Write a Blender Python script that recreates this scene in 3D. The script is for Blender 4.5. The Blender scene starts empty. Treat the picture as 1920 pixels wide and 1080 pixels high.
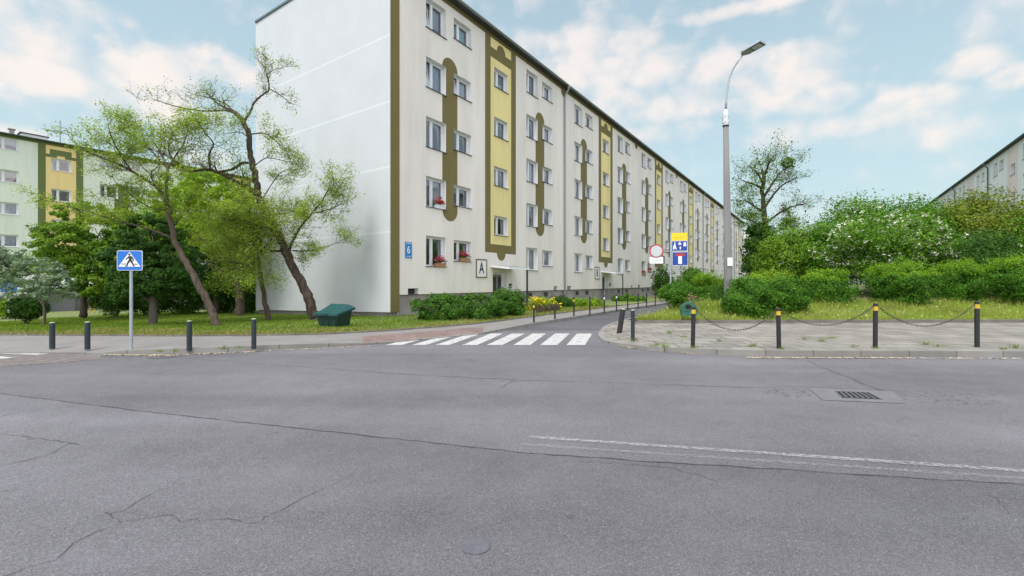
import bpy, bmesh, math, random
import numpy as np
from mathutils import Vector, Matrix
R = math.radians
random.seed(7); rng = np.random.default_rng(7)
sc = bpy.context.scene
COL = sc.collection
# ---------------------------------------------------------------- camera
F, HZ, CH = 845.0, 529.0, 1.6            # focal length in photo pixels, horizon row, eye height
cd = bpy.data.cameras.new('camera'); cam = bpy.data.objects.new('camera', cd); COL.objects.link(cam)
cam.location = (0, 0, CH); cam.rotation_euler = (R(90), 0, 0)
cd.sensor_width = 36; cd.lens = F/1920*36; cd.shift_y = -(540-HZ)/1920; cd.clip_end = 3000; cd.clip_start = .05
sc.camera = cam
# ---------------------------------------------------------------- light
sc.view_settings.view_transform = 'Standard'; sc.view_settings.look = 'None'; sc.view_settings.gamma = 1
sc.view_settings.exposure = 1.10
SUN_EL, SUN_AZ = R(60), R(212)            # azimuth from +Y towards +X
sd = Vector((math.cos(SUN_EL)*math.sin(SUN_AZ), math.cos(SUN_EL)*math.cos(SUN_AZ), math.sin(SUN_EL)))
sl = bpy.data.lights.new('sun', 'SUN'); so = bpy.data.objects.new('sun', sl); COL.objects.link(so)
sl.energy = 1.5; sl.angle = R(26); sl.color = (1, .97, .92)
so.rotation_euler = sd.to_track_quat('Z', 'Y').to_euler()
W = bpy.data.worlds.new('World'); sc.world = W; W.use_nodes = True
def world():
    nt = W.node_tree; N = nt.nodes; L = nt.links; N.clear()
    def nd(t, **k):
        n = N.new(t)
        for a, b in k.items(): setattr(n, a, b)
        return n
    def m(op, a, b=None, c=None, clamp=False):
        n = nd('ShaderNodeMath', operation=op, use_clamp=clamp)
        for i, x in enumerate((a, b, c)):
            if x is None: continue
            if isinstance(x, (int, float)): n.inputs[i].default_value = x
            else: L.new(x, n.inputs[i])
        return n.outputs[0]
    out = nd('ShaderNodeOutputWorld'); bg = nd('ShaderNodeBackground')
    bg.inputs[1].default_value = .0785
    sky = nd('ShaderNodeTexSky', sky_type='NISHITA'); sky.sun_disc = False
    sky.sun_elevation = SUN_EL; sky.sun_rotation = SUN_AZ; sky.air_density = 1.2; sky.dust_density = 1.5; sky.ozone_density = 2
    tc = nd('ShaderNodeTexCoord'); sp = nd('ShaderNodeSeparateXYZ'); L.new(tc.outputs['Generated'], sp.inputs[0])
    az = m('ARCTAN2', sp.outputs[0], sp.outputs[1]); el = m('ARCSINE', sp.outputs[2])
    # billowing edges
    n1 = nd('ShaderNodeTexNoise'); n1.inputs['Scale'].default_value = 9; n1.inputs['Detail'].default_value = 7; n1.inputs['Roughness'].default_value = .58
    n2 = nd('ShaderNodeTexNoise'); n2.inputs['Scale'].default_value = 3.2; n2.inputs['Detail'].default_value = 5
    mp = nd('ShaderNodeMapping'); mp.inputs['Scale'].default_value = (1, 1, 1.25); L.new(tc.outputs['Generated'], mp.inputs[0])
    L.new(mp.outputs[0], n1.inputs[0]); L.new(mp.outputs[0], n2.inputs[0])
    blobs = [(50,30,150,62,1),(165,45,80,45,.85),(245,45,45,22,.5),(70,140,120,40,1),(-60,120,120,60,1),
     (235,132,62,38,1),(320,128,80,40,1),(415,128,75,34,1),(300,165,130,30,.8),(-20,245,120,18,.8),(60,250,60,14,.6),
     (1010,85,62,32,.9),(1105,78,75,42,1),(1180,72,62,36,1),(1060,125,130,36,.9),(1255,112,62,34,.95),
     (1150,190,60,30,.75),(1200,250,110,24,.7),(1300,238,80,26,.7),
     (1345,122,70,32,.85),(1430,128,90,42,1),(1515,145,60,22,.8),(1400,195,110,26,.8),(1560,188,85,32,.95),(1680,195,110,28,.9),(1755,180,70,26,.85),
     (1830,122,66,30,1),(1900,143,70,24,.95),(2050,120,120,45,1),(1450,2,230,16,.8),(1600,228,280,30,.62),(1250,215,170,40,.6),(1750,250,200,30,.5),(1120,150,110,40,.6),(1450,160,150,40,.65),(70,95,110,40,.6),(330,200,200,30,.55),
     (-500,200,300,80,1),(-900,60,260,90,1),(2500,150,320,80,1),(2900,10,300,90,1),(700,-350,380,90,.8),(1500,-420,420,110,.8),(300,-700,400,120,.9)]
    def ang(px, py):
        u = (px-960)/F; v = (HZ-py)/F
        return math.atan2(u, 1), math.atan2(v, math.hypot(1, u))
    cov = None
    for (px, py, rx, ry, wgt) in blobs:
        a, e = ang(px, py); a2, _ = ang(px+rx, py); _, e2 = ang(px, py-ry)
        dx = m('MULTIPLY', m('SUBTRACT', az, a), 1/max(.01, a2-a))
        dy = m('MULTIPLY', m('SUBTRACT', el, e), 1/max(.01, e2-e))
        d = m('SQRT', m('ADD', m('MULTIPLY', dx, dx), m('MULTIPLY', dy, dy)))
        v = m('MULTIPLY', m('SUBTRACT', 1.38, d), wgt)
        cov = v if cov is None else m('SMOOTH_MAX', cov, v, .25)
    # other sky: scattered clouds all round (behind the viewer)
    far = m('MULTIPLY', m('SUBTRACT', n2.outputs[0], .42), 3.0)
    back = m('MULTIPLY', m('SUBTRACT', .2, sp.outputs[1]), 3, clamp=True)
    cov = m('MAXIMUM', cov, m('MULTIPLY', far, back))
    wv = nd('ShaderNodeMix', data_type='RGBA', blend_type='LINEAR_LIGHT'); wv.inputs[0].default_value = .06; L.new(mp.outputs[0], wv.inputs[6]); L.new(n1.outputs['Color'], wv.inputs[7])
    def vor(sc_):
        v = nd('ShaderNodeTexVoronoi', feature='SMOOTH_F1'); v.inputs['Scale'].default_value = sc_; v.inputs['Smoothness'].default_value = .35; L.new(wv.outputs[2], v.inputs[0]); return v.outputs['Distance']
    bil = m('ADD', m('MULTIPLY', m('SUBTRACT', .42, vor(11)), 1.0), m('MULTIPLY', m('SUBTRACT', .42, vor(26)), .55))
    dens = m('ADD', m('ADD', m('MINIMUM', cov, .75), m('MULTIPLY', m('SUBTRACT', n1.outputs[0], .5), 1.7)), bil)
    ss = nd('ShaderNodeMapRange', interpolation_type='SMOOTHSTEP'); L.new(dens, ss.inputs[0]); ss.inputs[1].default_value = -.25; ss.inputs[2].default_value = 1.0
    # veil: thin high haze, denser low down
    vh = nd('ShaderNodeMapRange'); L.new(el, vh.inputs[0]); vh.inputs[1].default_value = 0; vh.inputs[2].default_value = .62; vh.inputs[3].default_value = .92; vh.inputs[4].default_value = .5
    veil = nd('ShaderNodeMix', data_type='RGBA'); L.new(vh.outputs[0], veil.inputs[0]); L.new(sky.outputs[0], veil.inputs[6]); veil.inputs[7].default_value = (4.2, 4.72, 4.95, 1)
    tint = nd('ShaderNodeMix', data_type='RGBA', blend_type='MULTIPLY'); tint.inputs[0].default_value = 1
    L.new(veil.outputs[2], tint.inputs[6]); tint.inputs[7].default_value = (.90, 1.01, 1.0, 1)
    # cloud body: bright cream tops, greyer blue where thick and low
    cc = nd('ShaderNodeMix', data_type='RGBA'); L.new(m('MULTIPLY', m('SUBTRACT', n2.outputs[0], .35), 2.2, clamp=True), cc.inputs[0])
    cc.inputs[6].default_value = (5.7, 5.3, 5.15, 1); cc.inputs[7].default_value = (6.5, 5.75, 5.25, 1)
    mx = nd('ShaderNodeMix', data_type='RGBA'); L.new(m('MULTIPLY', ss.outputs[0], .90), mx.inputs[0]); L.new(tint.outputs[2], mx.inputs[6]); L.new(cc.outputs[2], mx.inputs[7])
    # sky behind the viewer and overhead boosted and warmed as added fill light
    br = m('ADD', 1, m('MULTIPLY', m('MAXIMUM', m('MULTIPLY', m('SUBTRACT', .25, sp.outputs[1]), 1.4, clamp=True), m('MULTIPLY', m('SUBTRACT', sp.outputs[2], .62), 4, clamp=True)), .88))
    bs = nd('ShaderNodeVectorMath', operation='SCALE'); wb = nd('ShaderNodeMix', data_type='RGBA', blend_type='MULTIPLY'); L.new(m('MULTIPLY', m('SUBTRACT', br, 1), 1.6, clamp=True), wb.inputs[0]); L.new(mx.outputs[2], wb.inputs[6]); wb.inputs[7].default_value = (1.12, 1, .96, 1)
    L.new(wb.outputs[2], bs.inputs[0]); L.new(br, bs.inputs['Scale']); L.new(bs.outputs[0], bg.inputs[0]); L.new(bg.outputs[0], out.inputs[0])
world()
# ---------------------------------------------------------------- helpers
TH = R(34.408); SN, CS = math.sin(TH), math.cos(TH)
DV = np.array([SN, CS]); NV = np.array([CS, -SN])       # along the street / towards the street from the long block
C0 = np.array([-5.233, 19.0])
def G(px, py, z=0.0):                                     # a point of the level ground as measured in the photo
    Y = (CH-z)*F/(py-HZ); return Vector(((px-960)/F*Y, Y, z))
def P(px, py, Y):
    return Vector(((px-960)/F*Y, Y, CH+(HZ-py)/F*Y))
def sstep(a, b, x):
    t = np.clip((x-a)/(b-a), 0, 1); return t*t*(3-2*t)
def terrain(x, y):
    dd = (x-C0[0])*-CS+(y-C0[1])*SN
    return np.maximum(-1.3, -.028*np.maximum(0, dd))*sstep(12.5, 20, y)
def tag(o, label=None, cat=None, group=None, kind=None):
    if label: o['label'] = label
    if cat: o['category'] = cat
    if group: o['group'] = group
    if kind: o['kind'] = kind
    return o
def empty(name, loc=(0,0,0), rz=0, parent=None):
    o = bpy.data.objects.new(name, None); COL.objects.link(o); o.location = loc; o.rotation_euler = (0,0,rz); o.empty_display_size = .2
    if parent: o.parent = parent
    return o
def link(name, me, parent=None, loc=None, rz=0):
    o = bpy.data.objects.new(name, me); COL.objects.link(o)
    if parent: o.parent = parent
    if loc is not None: o.location = loc
    if rz: o.rotation_euler = (0,0,rz)
    return o
class MB:
    def __init__(s): s.v = []; s.f = []; s.m = []
    def face(s, pts, mi=0):
        b = len(s.v); s.v += [tuple(p) for p in pts]; s.f.append(tuple(range(b, b+len(pts)))); s.m.append(mi)
    def box(s, x0, x1, y0, y1, z0, z1, mi=0, M=None):
        p = [Vector((x, y, z)) for x in (x0, x1) for y in (y0, y1) for z in (z0, z1)]
        if M is not None: p = [M @ q for q in p]
        b = len(s.v); s.v += [tuple(q) for q in p]
        for f in ((0,1,3,2),(4,6,7,5),(0,4,5,1),(2,3,7,6),(0,2,6,4),(1,5,7,3)):
            s.f.append(tuple(b+i for i in f)); s.m.append(mi)
    def tube(s, pts, rad, n=8, mi=0, cap=True):
        pts = [Vector(p) for p in pts]
        if not hasattr(rad, '__len__'): rad = [rad]*len(pts)
        b = len(s.v); up = None
        for i, p in enumerate(pts):
            t = (pts[min(i+1, len(pts)-1)]-pts[max(i-1, 0)])
            if t.length < 1e-9: t = Vector((0,0,1))
            t.normalize()
            if up is None: up = Vector((1,0,0)) if abs(t.x) < .8 else Vector((0,1,0))
            a = (up-t*up.dot(t))
            if a.length < 1e-6: a = t.orthogonal()
            a.normalize(); c = t.cross(a); up = a
            for k in range(n):
                w = 2*math.pi*k/n; s.v.append(tuple(p+(a*math.cos(w)+c*math.sin(w))*rad[i]))
        for i in range(len(pts)-1):
            for k in range(n):
                k2 = (k+1) % n
                s.f.append((b+i*n+k, b+i*n+k2, b+(i+1)*n+k2, b+(i+1)*n+k)); s.m.append(mi)
        if cap:
            s.f.append(tuple(b+k for k in range(n))[::-1]); s.m.append(mi)
            e = b+(len(pts)-1)*n; s.f.append(tuple(e+k for k in range(n))); s.m.append(mi)
    def lathe(s, prof, n=16, mi=0, o=(0,0,0)):
        s.tube([(o[0], o[1], o[2]+z+1e-5*i) for i, (r, z) in enumerate(prof)], [r for r, z in prof], n, mi)
    def prism(s, poly, y0, y1, mi=0, M=None):              # polygon in x,z; extruded along y
        A = [Vector((x, y0, z)) for x, z in poly]; B = [Vector((x, y1, z)) for x, z in poly]
        if M is not None: A = [M @ q for q in A]; B = [M @ q for q in B]
        n = len(poly); b = len(s.v); s.v += [tuple(q) for q in A+B]
        s.f.append(tuple(range(b, b+n))); s.m.append(mi); s.f.append(tuple(range(b+2*n-1, b+n-1, -1))); s.m.append(mi)
        for i in range(n):
            j = (i+1) % n; s.f.append((b+j, b+i, b+n+i, b+n+j)); s.m.append(mi)
    def mesh(s, name, mats, smooth=False):
        me = bpy.data.meshes.new(name); me.from_pydata(s.v, [], s.f)
        for x in (mats if isinstance(mats, (list, tuple)) else [mats]): me.materials.append(x)
        me.polygons.foreach_set('material_index', s.m)
        if smooth: me.polygons.foreach_set('use_smooth', [True]*len(s.f))
        bm = bmesh.new(); bm.from_mesh(me); bmesh.ops.recalc_face_normals(bm, faces=bm.faces); bm.to_mesh(me); bm.free()
        me.update(); return me
    def build(s, name, mats, parent=None, smooth=False, loc=None, rz=0):
        return link(name, s.mesh(name, mats, smooth), parent, loc, rz)
def np_mesh(name, V, k, mats):                            # V: (N*k,3); every k vertices one face
    n = len(V)//k; me = bpy.data.meshes.new(name)
    me.vertices.add(n*k); me.vertices.foreach_set('co', np.ascontiguousarray(V, dtype=np.float32).ravel())
    me.loops.add(n*k); me.loops.foreach_set('vertex_index', np.arange(n*k, dtype=np.int32))
    me.polygons.add(n); me.polygons.foreach_set('loop_start', np.arange(0, n*k, k, dtype=np.int32)); me.polygons.foreach_set('loop_total', np.full(n, k, dtype=np.int32))
    for x in (mats if isinstance(mats, (list, tuple)) else [mats]): me.materials.append(x)
    me.update(calc_edges=True); return me
def leaf_verts(pts, L, Wd, bias=.5, jitter=.35, nrm=None):
    n = len(pts); nr = rng.normal(size=(n, 3)); nr /= np.linalg.norm(nr, axis=1)[:, None]
    if nrm is None: nr[:, 2] = np.abs(nr[:, 2])+bias
    else: nr = nr*.75+nrm; nr[:, 2] += bias*.3
    nr /= np.linalg.norm(nr, axis=1)[:, None]
    a = rng.normal(size=(n, 3)); a -= nr*(a*nr).sum(1)[:, None]; a /= np.linalg.norm(a, axis=1)[:, None]
    b = np.cross(nr, a); s = (1+jitter*rng.normal(size=n)).clip(.45, 1.8)[:, None]
    V = np.stack([pts-a*L*s*.5, pts+b*Wd*s*.5-a*L*s*.08, pts+a*L*s*.5, pts-b*Wd*s*.5-a*L*s*.08], 1)
    return V.reshape(-1, 3)
# ---------------------------------------------------------------- materials
MATS = {}
def mat(name, col, rough=.8, var=.12, scale=3.0, bump=0, bscale=40, metal=0, col2=None, streak=False, spec=.5):
    if name in MATS: return MATS[name]
    m = bpy.data.materials.new(name); m.use_nodes = True; nt = m.node_tree; N = nt.nodes; L = nt.links
    b = N['Principled BSDF']; b.inputs['Roughness'].default_value = rough; b.inputs['Metallic'].default_value = metal
    b.inputs['Specular IOR Level'].default_value = spec
    tc = N.new('ShaderNodeTexCoord'); mp = N.new('ShaderNodeMapping'); L.new(tc.outputs['Object'], mp.inputs[0])
    if streak: mp.inputs['Scale'].default_value = (1, 1, .12)
    n = N.new('ShaderNodeTexNoise'); n.inputs['Scale'].default_value = scale; n.inputs['Detail'].default_value = 6; n.inputs['Roughness'].default_value = .6; L.new(mp.outputs[0], n.inputs[0])
    r = N.new('ShaderNodeValToRGB'); L.new(n.outputs[0], r.inputs[0]); c2 = col2 or [c*(1-var) for c in col]
    r.color_ramp.elements[0].position = .3; r.color_ramp.elements[1].position = .7
    r.color_ramp.elements[0].color = (*c2, 1); r.color_ramp.elements[1].color = (*[min(1, c*(1+var*.5)) for c in col], 1)
    if streak and max(col) > .3:
        m3 = N.new('ShaderNodeMapping'); m3.inputs['Scale'].default_value = (.8, .8, .11); L.new(tc.outputs['Object'], m3.inputs[0]); n3_ = N.new('ShaderNodeTexNoise'); n3_.inputs['Scale'].default_value = 1.6; n3_.inputs['Detail'].default_value = 7; n3_.inputs['Roughness'].default_value = .65; L.new(m3.outputs[0], n3_.inputs[0])
        r3 = N.new('ShaderNodeValToRGB'); r3.color_ramp.elements[0].position = .30; r3.color_ramp.elements[1].position = .52; r3.color_ramp.elements[0].color = (.80,.79,.77,1); r3.color_ramp.elements[1].color = (1,1,1,1); L.new(n3_.outputs[0], r3.inputs[0])
        mm = N.new('ShaderNodeMix'); mm.data_type = 'RGBA'; mm.blend_type = 'MULTIPLY'; mm.inputs[0].default_value = .5; L.new(r.outputs[0], mm.inputs[6]); L.new(r3.outputs[0], mm.inputs[7]); L.new(mm.outputs[2], b.inputs['Base Color'])
    else: L.new(r.outputs[0], b.inputs['Base Color'])
    if bump:
        n2 = N.new('ShaderNodeTexNoise'); n2.inputs['Scale'].default_value = bscale; n2.inputs['Detail'].default_value = 4; L.new(tc.outputs['Object'], n2.inputs[0])
        bp = N.new('ShaderNodeBump'); bp.inputs['Strength'].default_value = bump; bp.inputs['Distance'].default_value = .01; L.new(n2.outputs[0], bp.inputs['Height']); L.new(bp.outputs[0], b.inputs['Normal'])
    MATS[name] = m; return m
def foliage(name, c1, c2, trans=.35, nscale=1.2, flower=None, ffrac=0):
    m = bpy.data.materials.new(name); m.use_nodes = True; nt = m.node_tree; N = nt.nodes; L = nt.links
    b = N['Principled BSDF']; b.inputs['Roughness'].default_value = .6; b.inputs['Specular IOR Level'].default_value = .12
    g = N.new('ShaderNodeNewGeometry'); tc = N.new('ShaderNodeTexCoord'); n = N.new('ShaderNodeTexNoise'); n.inputs['Scale'].default_value = nscale; n.inputs['Detail'].default_value = 3
    L.new(tc.outputs['Object'], n.inputs[0])
    a = N.new('ShaderNodeMath'); a.operation = 'MULTIPLY_ADD'; a.use_clamp = True; L.new(n.outputs[0], a.inputs[0]); a.inputs[1].default_value = 1.6; a.inputs[2].default_value = -.55
    a2 = N.new('ShaderNodeMath'); a2.operation = 'MULTIPLY_ADD'; a2.use_clamp = True; L.new(g.outputs['Random Per Island'], a2.inputs[0]); a2.inputs[1].default_value = .55; L.new(a.outputs[0], a2.inputs[2])
    mx = N.new('ShaderNodeMix'); mx.data_type = 'RGBA'; L.new(a2.outputs[0], mx.inputs[0]); mx.inputs[6].default_value = (*c1, 1); mx.inputs[7].default_value = (*c2, 1)
    L.new(mx.outputs[2], b.inputs['Base Color'])
    t = N.new('ShaderNodeBsdfTranslucent'); hs = N.new('ShaderNodeMix'); hs.data_type = 'RGBA'; hs.blend_type = 'MULTIPLY'; hs.inputs[0].default_value = 1
    L.new(mx.outputs[2], hs.inputs[6]); hs.inputs[7].default_value = (1.5, 1.5, .6, 1); L.new(hs.outputs[2], t.inputs[0])
    ms = N.new('ShaderNodeMixShader'); ms.inputs[0].default_value = trans; L.new(b.outputs[0], ms.inputs[1]); L.new(t.outputs[0], ms.inputs[2])
    L.new(ms.outputs[0], N['Material Output'].inputs[0]); return m
def flat(name, col, rough=.6, metal=0, spec=.5): return mat(name, col, rough, .06, 8, 0, 40, metal, spec=spec)
def asphalt(name, col, crack=.5, warm=0, worn=False):
    m = bpy.data.materials.new(name); m.use_nodes = True; nt = m.node_tree; N = nt.nodes; L = nt.links; b = N['Principled BSDF']
    b.inputs['Roughness'].default_value = .82; b.inputs['Specular IOR Level'].default_value = .35
    tc = N.new('ShaderNodeTexCoord')
    def noise(s, d=4, r=.55):
        n = N.new('ShaderNodeTexNoise'); n.inputs['Scale'].default_value = s; n.inputs['Detail'].default_value = d; n.inputs['Roughness'].default_value = r; L.new(tc.outputs['Object'], n.inputs[0]); return n.outputs[0]
    def mth(op, a, bb, c=None, clamp=False):
        n = N.new('ShaderNodeMath'); n.operation = op; n.use_clamp = clamp
        for i, x in enumerate((a, bb, c)):
            if x is None: continue
            if isinstance(x, (int, float)): n.inputs[i].default_value = x
            else: L.new(x, n.inputs[i])
        return n.outputs[0]
    big = noise(.35, 5); mid = noise(2.2, 6, .65); fine = noise(130, 3, .7)
    vo = N.new('ShaderNodeTexVoronoi'); vo.inputs['Scale'].default_value = 150; L.new(tc.outputs['Object'], vo.inputs[0])
    vs = N.new('ShaderNodeSeparateColor'); L.new(vo.outputs['Color'], vs.inputs[0])
    lm_ = N.new('ShaderNodeMapping'); lm_.inputs['Scale'].default_value = (.06, .75, 1); lm_.inputs['Rotation'].default_value = (0, 0, R(8)); L.new(tc.outputs['Object'], lm_.inputs[0])
    ln = N.new('ShaderNodeTexNoise'); ln.inputs['Scale'].default_value = 1; ln.inputs['Detail'].default_value = 3; L.new(lm_.outputs[0], ln.inputs[0])
    val = mth('ADD', mth('MULTIPLY', mth('SUBTRACT', big, .5), .8), mth('MULTIPLY', mth('SUBTRACT', mid, .5), .42))
    val = mth('ADD', val, mth('MULTIPLY', mth('SUBTRACT', ln.outputs[0], .5), .75))
    ov = N.new('ShaderNodeTexVoronoi'); ov.inputs['Scale'].default_value = 1.9; L.new(tc.outputs['Object'], ov.inputs[0]); osp = N.new('ShaderNodeSeparateColor'); L.new(ov.outputs['Color'], osp.inputs[0])
    oil = mth('MULTIPLY', mth('GREATER_THAN', osp.outputs[0], .62), mth('SUBTRACT', 1, mth('DIVIDE', mth('ADD', ov.outputs['Distance'], mth('MULTIPLY', mth('SUBTRACT', mid, .5), .12)), mth('MULTIPLY', osp.outputs[1], .085)), None, True), None, True)
    val = mth('SUBTRACT', val, mth('MULTIPLY', oil, .5))
    val = mth('ADD', val, mth('MULTIPLY', mth('SUBTRACT', fine, .5), .9))
    val = mth('ADD', val, mth('MULTIPLY', mth('SUBTRACT', vs.outputs[0], .5), .62))
    spk = mth('MULTIPLY', mth('GREATER_THAN', vs.outputs[1], .94), .55)
    val = mth('ADD', mth('ADD', val, 1), spk)
    # hairline cracks in patches
    dn = N.new('ShaderNodeTexNoise'); dn.inputs['Scale'].default_value = 2.5; dn.inputs['Detail'].default_value = 4; L.new(tc.outputs['Object'], dn.inputs[0])
    ad = N.new('ShaderNodeMix'); ad.data_type = 'RGBA'; ad.blend_type = 'LINEAR_LIGHT'; ad.inputs[0].default_value = .25; L.new(tc.outputs['Object'], ad.inputs[6]); L.new(dn.outputs['Color'], ad.inputs[7])
    v2 = N.new('ShaderNodeTexVoronoi'); v2.feature = 'DISTANCE_TO_EDGE'; v2.inputs['Scale'].default_value = 1.1; L.new(ad.outputs[2], v2.inputs[0])
    cr = mth('LESS_THAN', v2.outputs['Distance'], .006)
    pm = mth('GREATER_THAN', noise(.5, 3), .60)
    ck = mth('MULTIPLY', mth('MULTIPLY', cr, pm), crack)
    # alligator cracking around the drain
    v3 = N.new('ShaderNodeTexVoronoi'); v3.feature = 'DISTANCE_TO_EDGE'; v3.inputs['Scale'].default_value = 6; L.new(ad.outputs[2], v3.inputs[0])
    c3 = mth('LESS_THAN', v3.outputs['Distance'], .035)
    sp = N.new('ShaderNodeSeparateXYZ'); L.new(tc.outputs['Object'], sp.inputs[0])
    def spot(x, y, rx, ry):
        dx = mth('DIVIDE', mth('SUBTRACT', sp.outputs[0], x), rx); dy = mth('DIVIDE', mth('SUBTRACT', sp.outputs[1], y), ry)
        return mth('SUBTRACT', 1, mth('ADD', mth('MULTIPLY', dx, dx), mth('MULTIPLY', dy, dy)), None, True)
    g1 = G(1490, 737); g2 = G(1760, 745)
    sm = mth('MAXIMUM', spot(g1.x, g1.y, .55, .32), spot(g2.x, g2.y, .9, .5))
    sm = mth('MULTIPLY', mth('GREATER_THAN', mth('MULTIPLY', sm, mth('ADD', mid, .5)), .3), c3)
    ck = mth('MAXIMUM', ck, mth('MULTIPLY', sm, .75))
    val = mth('MULTIPLY', val, mth('SUBTRACT', 1, mth('MULTIPLY', ck, .6)))
    if worn:                                                # older, paler surfacing towards the left-hand lane
        wr = N.new('ShaderNodeMapRange'); wr.interpolation_type = 'SMOOTHSTEP'; L.new(mth('ADD', sp.outputs[0], mth('MULTIPLY', mth('SUBTRACT', big, .5), 4)), wr.inputs[0]); wr.inputs[1].default_value = -4.5; wr.inputs[2].default_value = .8; wr.inputs[3].default_value = 1.25; wr.inputs[4].default_value = .93
        val = mth('MULTIPLY', val, wr.outputs[0])
    mix = N.new('ShaderNodeMix'); mix.data_type = 'RGBA'; mix.blend_type = 'MULTIPLY'; mix.inputs[0].default_value = 1
    tn = N.new('ShaderNodeMix'); tn.data_type = 'RGBA'; L.new(noise(.8, 3), tn.inputs[0]); tn.inputs[6].default_value = (*col, 1); tn.inputs[7].default_value = (col[0]*(1.02+warm), col[1]*.99, col[2]*(.97-warm), 1)
    L.new(tn.outputs[2], mix.inputs[6])
    cv = N.new('ShaderNodeCombineColor'); [L.new(val, cv.inputs[i]) for i in range(3)]; L.new(cv.outputs[0], mix.inputs[7])
    L.new(mix.outputs[2], b.inputs['Base Color'])
    bp = N.new('ShaderNodeBump'); bp.inputs['Strength'].default_value = .5; bp.inputs['Distance'].default_value = .006
    L.new(mth('ADD', fine, mth('MULTIPLY', vo.outputs['Distance'], .8)), bp.inputs['Height']); L.new(bp.outputs[0], b.inputs['Normal'])
    return m
def slabs(name, col, w, h, rot=0, mortar=.012, dark=.45, weeds=False, var=.14):
    m = bpy.data.materials.new(name); m.use_nodes = True; nt = m.node_tree; N = nt.nodes; L = nt.links; b = N['Principled BSDF']; b.inputs['Roughness'].default_value = .85
    tc = N.new('ShaderNodeTexCoord'); mp = N.new('ShaderNodeMapping'); mp.inputs['Rotation'].default_value = (0,0,rot); L.new(tc.outputs['Object'], mp.inputs[0])
    dn = N.new('ShaderNodeTexNoise'); dn.inputs['Scale'].default_value = 1.3; dn.inputs['Detail'].default_value = 5; L.new(mp.outputs[0], dn.inputs[0])
    ad = N.new('ShaderNodeMix'); ad.data_type = 'RGBA'; ad.blend_type = 'LINEAR_LIGHT'; ad.inputs[0].default_value = .045; L.new(mp.outputs[0], ad.inputs[6]); L.new(dn.outputs['Color'], ad.inputs[7])
    br = N.new('ShaderNodeTexBrick'); br.inputs['Scale'].default_value = 1; br.inputs['Brick Width'].default_value = w; br.inputs['Row Height'].default_value = h; br.inputs['Mortar Size'].default_value = mortar; br.inputs['Mortar Smooth'].default_value = .3
    br.inputs['Color1'].default_value = (*[c*(1+var*.6) for c in col], 1); br.inputs['Color2'].default_value = (*[c*(1-var) for c in col], 1); br.inputs['Mortar'].default_value = (*[c*dark for c in col], 1)
    L.new(ad.outputs[2], br.inputs[0])
    n = N.new('ShaderNodeTexNoise'); n.inputs['Scale'].default_value = .9; n.inputs['Detail'].default_value = 8; n.inputs['Roughness'].default_value = .65; L.new(tc.outputs['Object'], n.inputs[0])
    r = N.new('ShaderNodeValToRGB'); L.new(n.outputs[0], r.inputs[0]); r.color_ramp.elements[0].position = .3; r.color_ramp.elements[1].position = .72; r.color_ramp.elements[0].color = (.72,.7,.66,1); r.color_ramp.elements[1].color = (1.1,1.08,1.05,1)
    mx = N.new('ShaderNodeMix'); mx.data_type = 'RGBA'; mx.blend_type = 'MULTIPLY'; mx.inputs[0].default_value = 1; L.new(br.outputs[0], mx.inputs[6]); L.new(r.outputs[0], mx.inputs[7]); L.new(mx.outputs[2], b.inputs['Base Color'])
    bp = N.new('ShaderNodeBump'); bp.inputs['Strength'].default_value = .6; bp.inputs['Distance'].default_value = .02; bp.invert = True; L.new(br.outputs['Fac'], bp.inputs['Height']); L.new(bp.outputs[0], b.inputs['Normal'])
    return m
def worn_paint(name, col, under, wear=.5, scale=9):
    m = mat(name, col, .7, 0); nt = m.node_tree; N = nt.nodes; L = nt.links
    n = [x for x in N if x.type == 'TEX_NOISE'][0]; r = [x for x in N if x.type == 'VALTORGB'][0]
    n.inputs['Scale'].default_value = scale; n.inputs['Detail'].default_value = 9; n.inputs['Roughness'].default_value = .72
    e = r.color_ramp.elements; e[0].color = (0,0,0,1); e[1].color = (1,1,1,1); e[0].position = wear-.09; e[1].position = wear+.09
    b = N['Principled BSDF']; L.remove(b.inputs['Base Color'].links[0]); b.inputs['Base Color'].default_value = (*col, 1)
    t = N.new('ShaderNodeBsdfTransparent'); ms = N.new('ShaderNodeMixShader'); sc2 = N.new('ShaderNodeMath'); sc2.operation = 'MULTIPLY'; sc2.inputs[1].default_value = under
    L.new(r.outputs[0], sc2.inputs[0]); L.new(sc2.outputs[0], ms.inputs[0]); L.new(t.outputs[0], ms.inputs[1]); L.new(b.outputs[0], ms.inputs[2]); L.new(ms.outputs[0], N['Material Output'].inputs[0])
    return m
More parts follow.
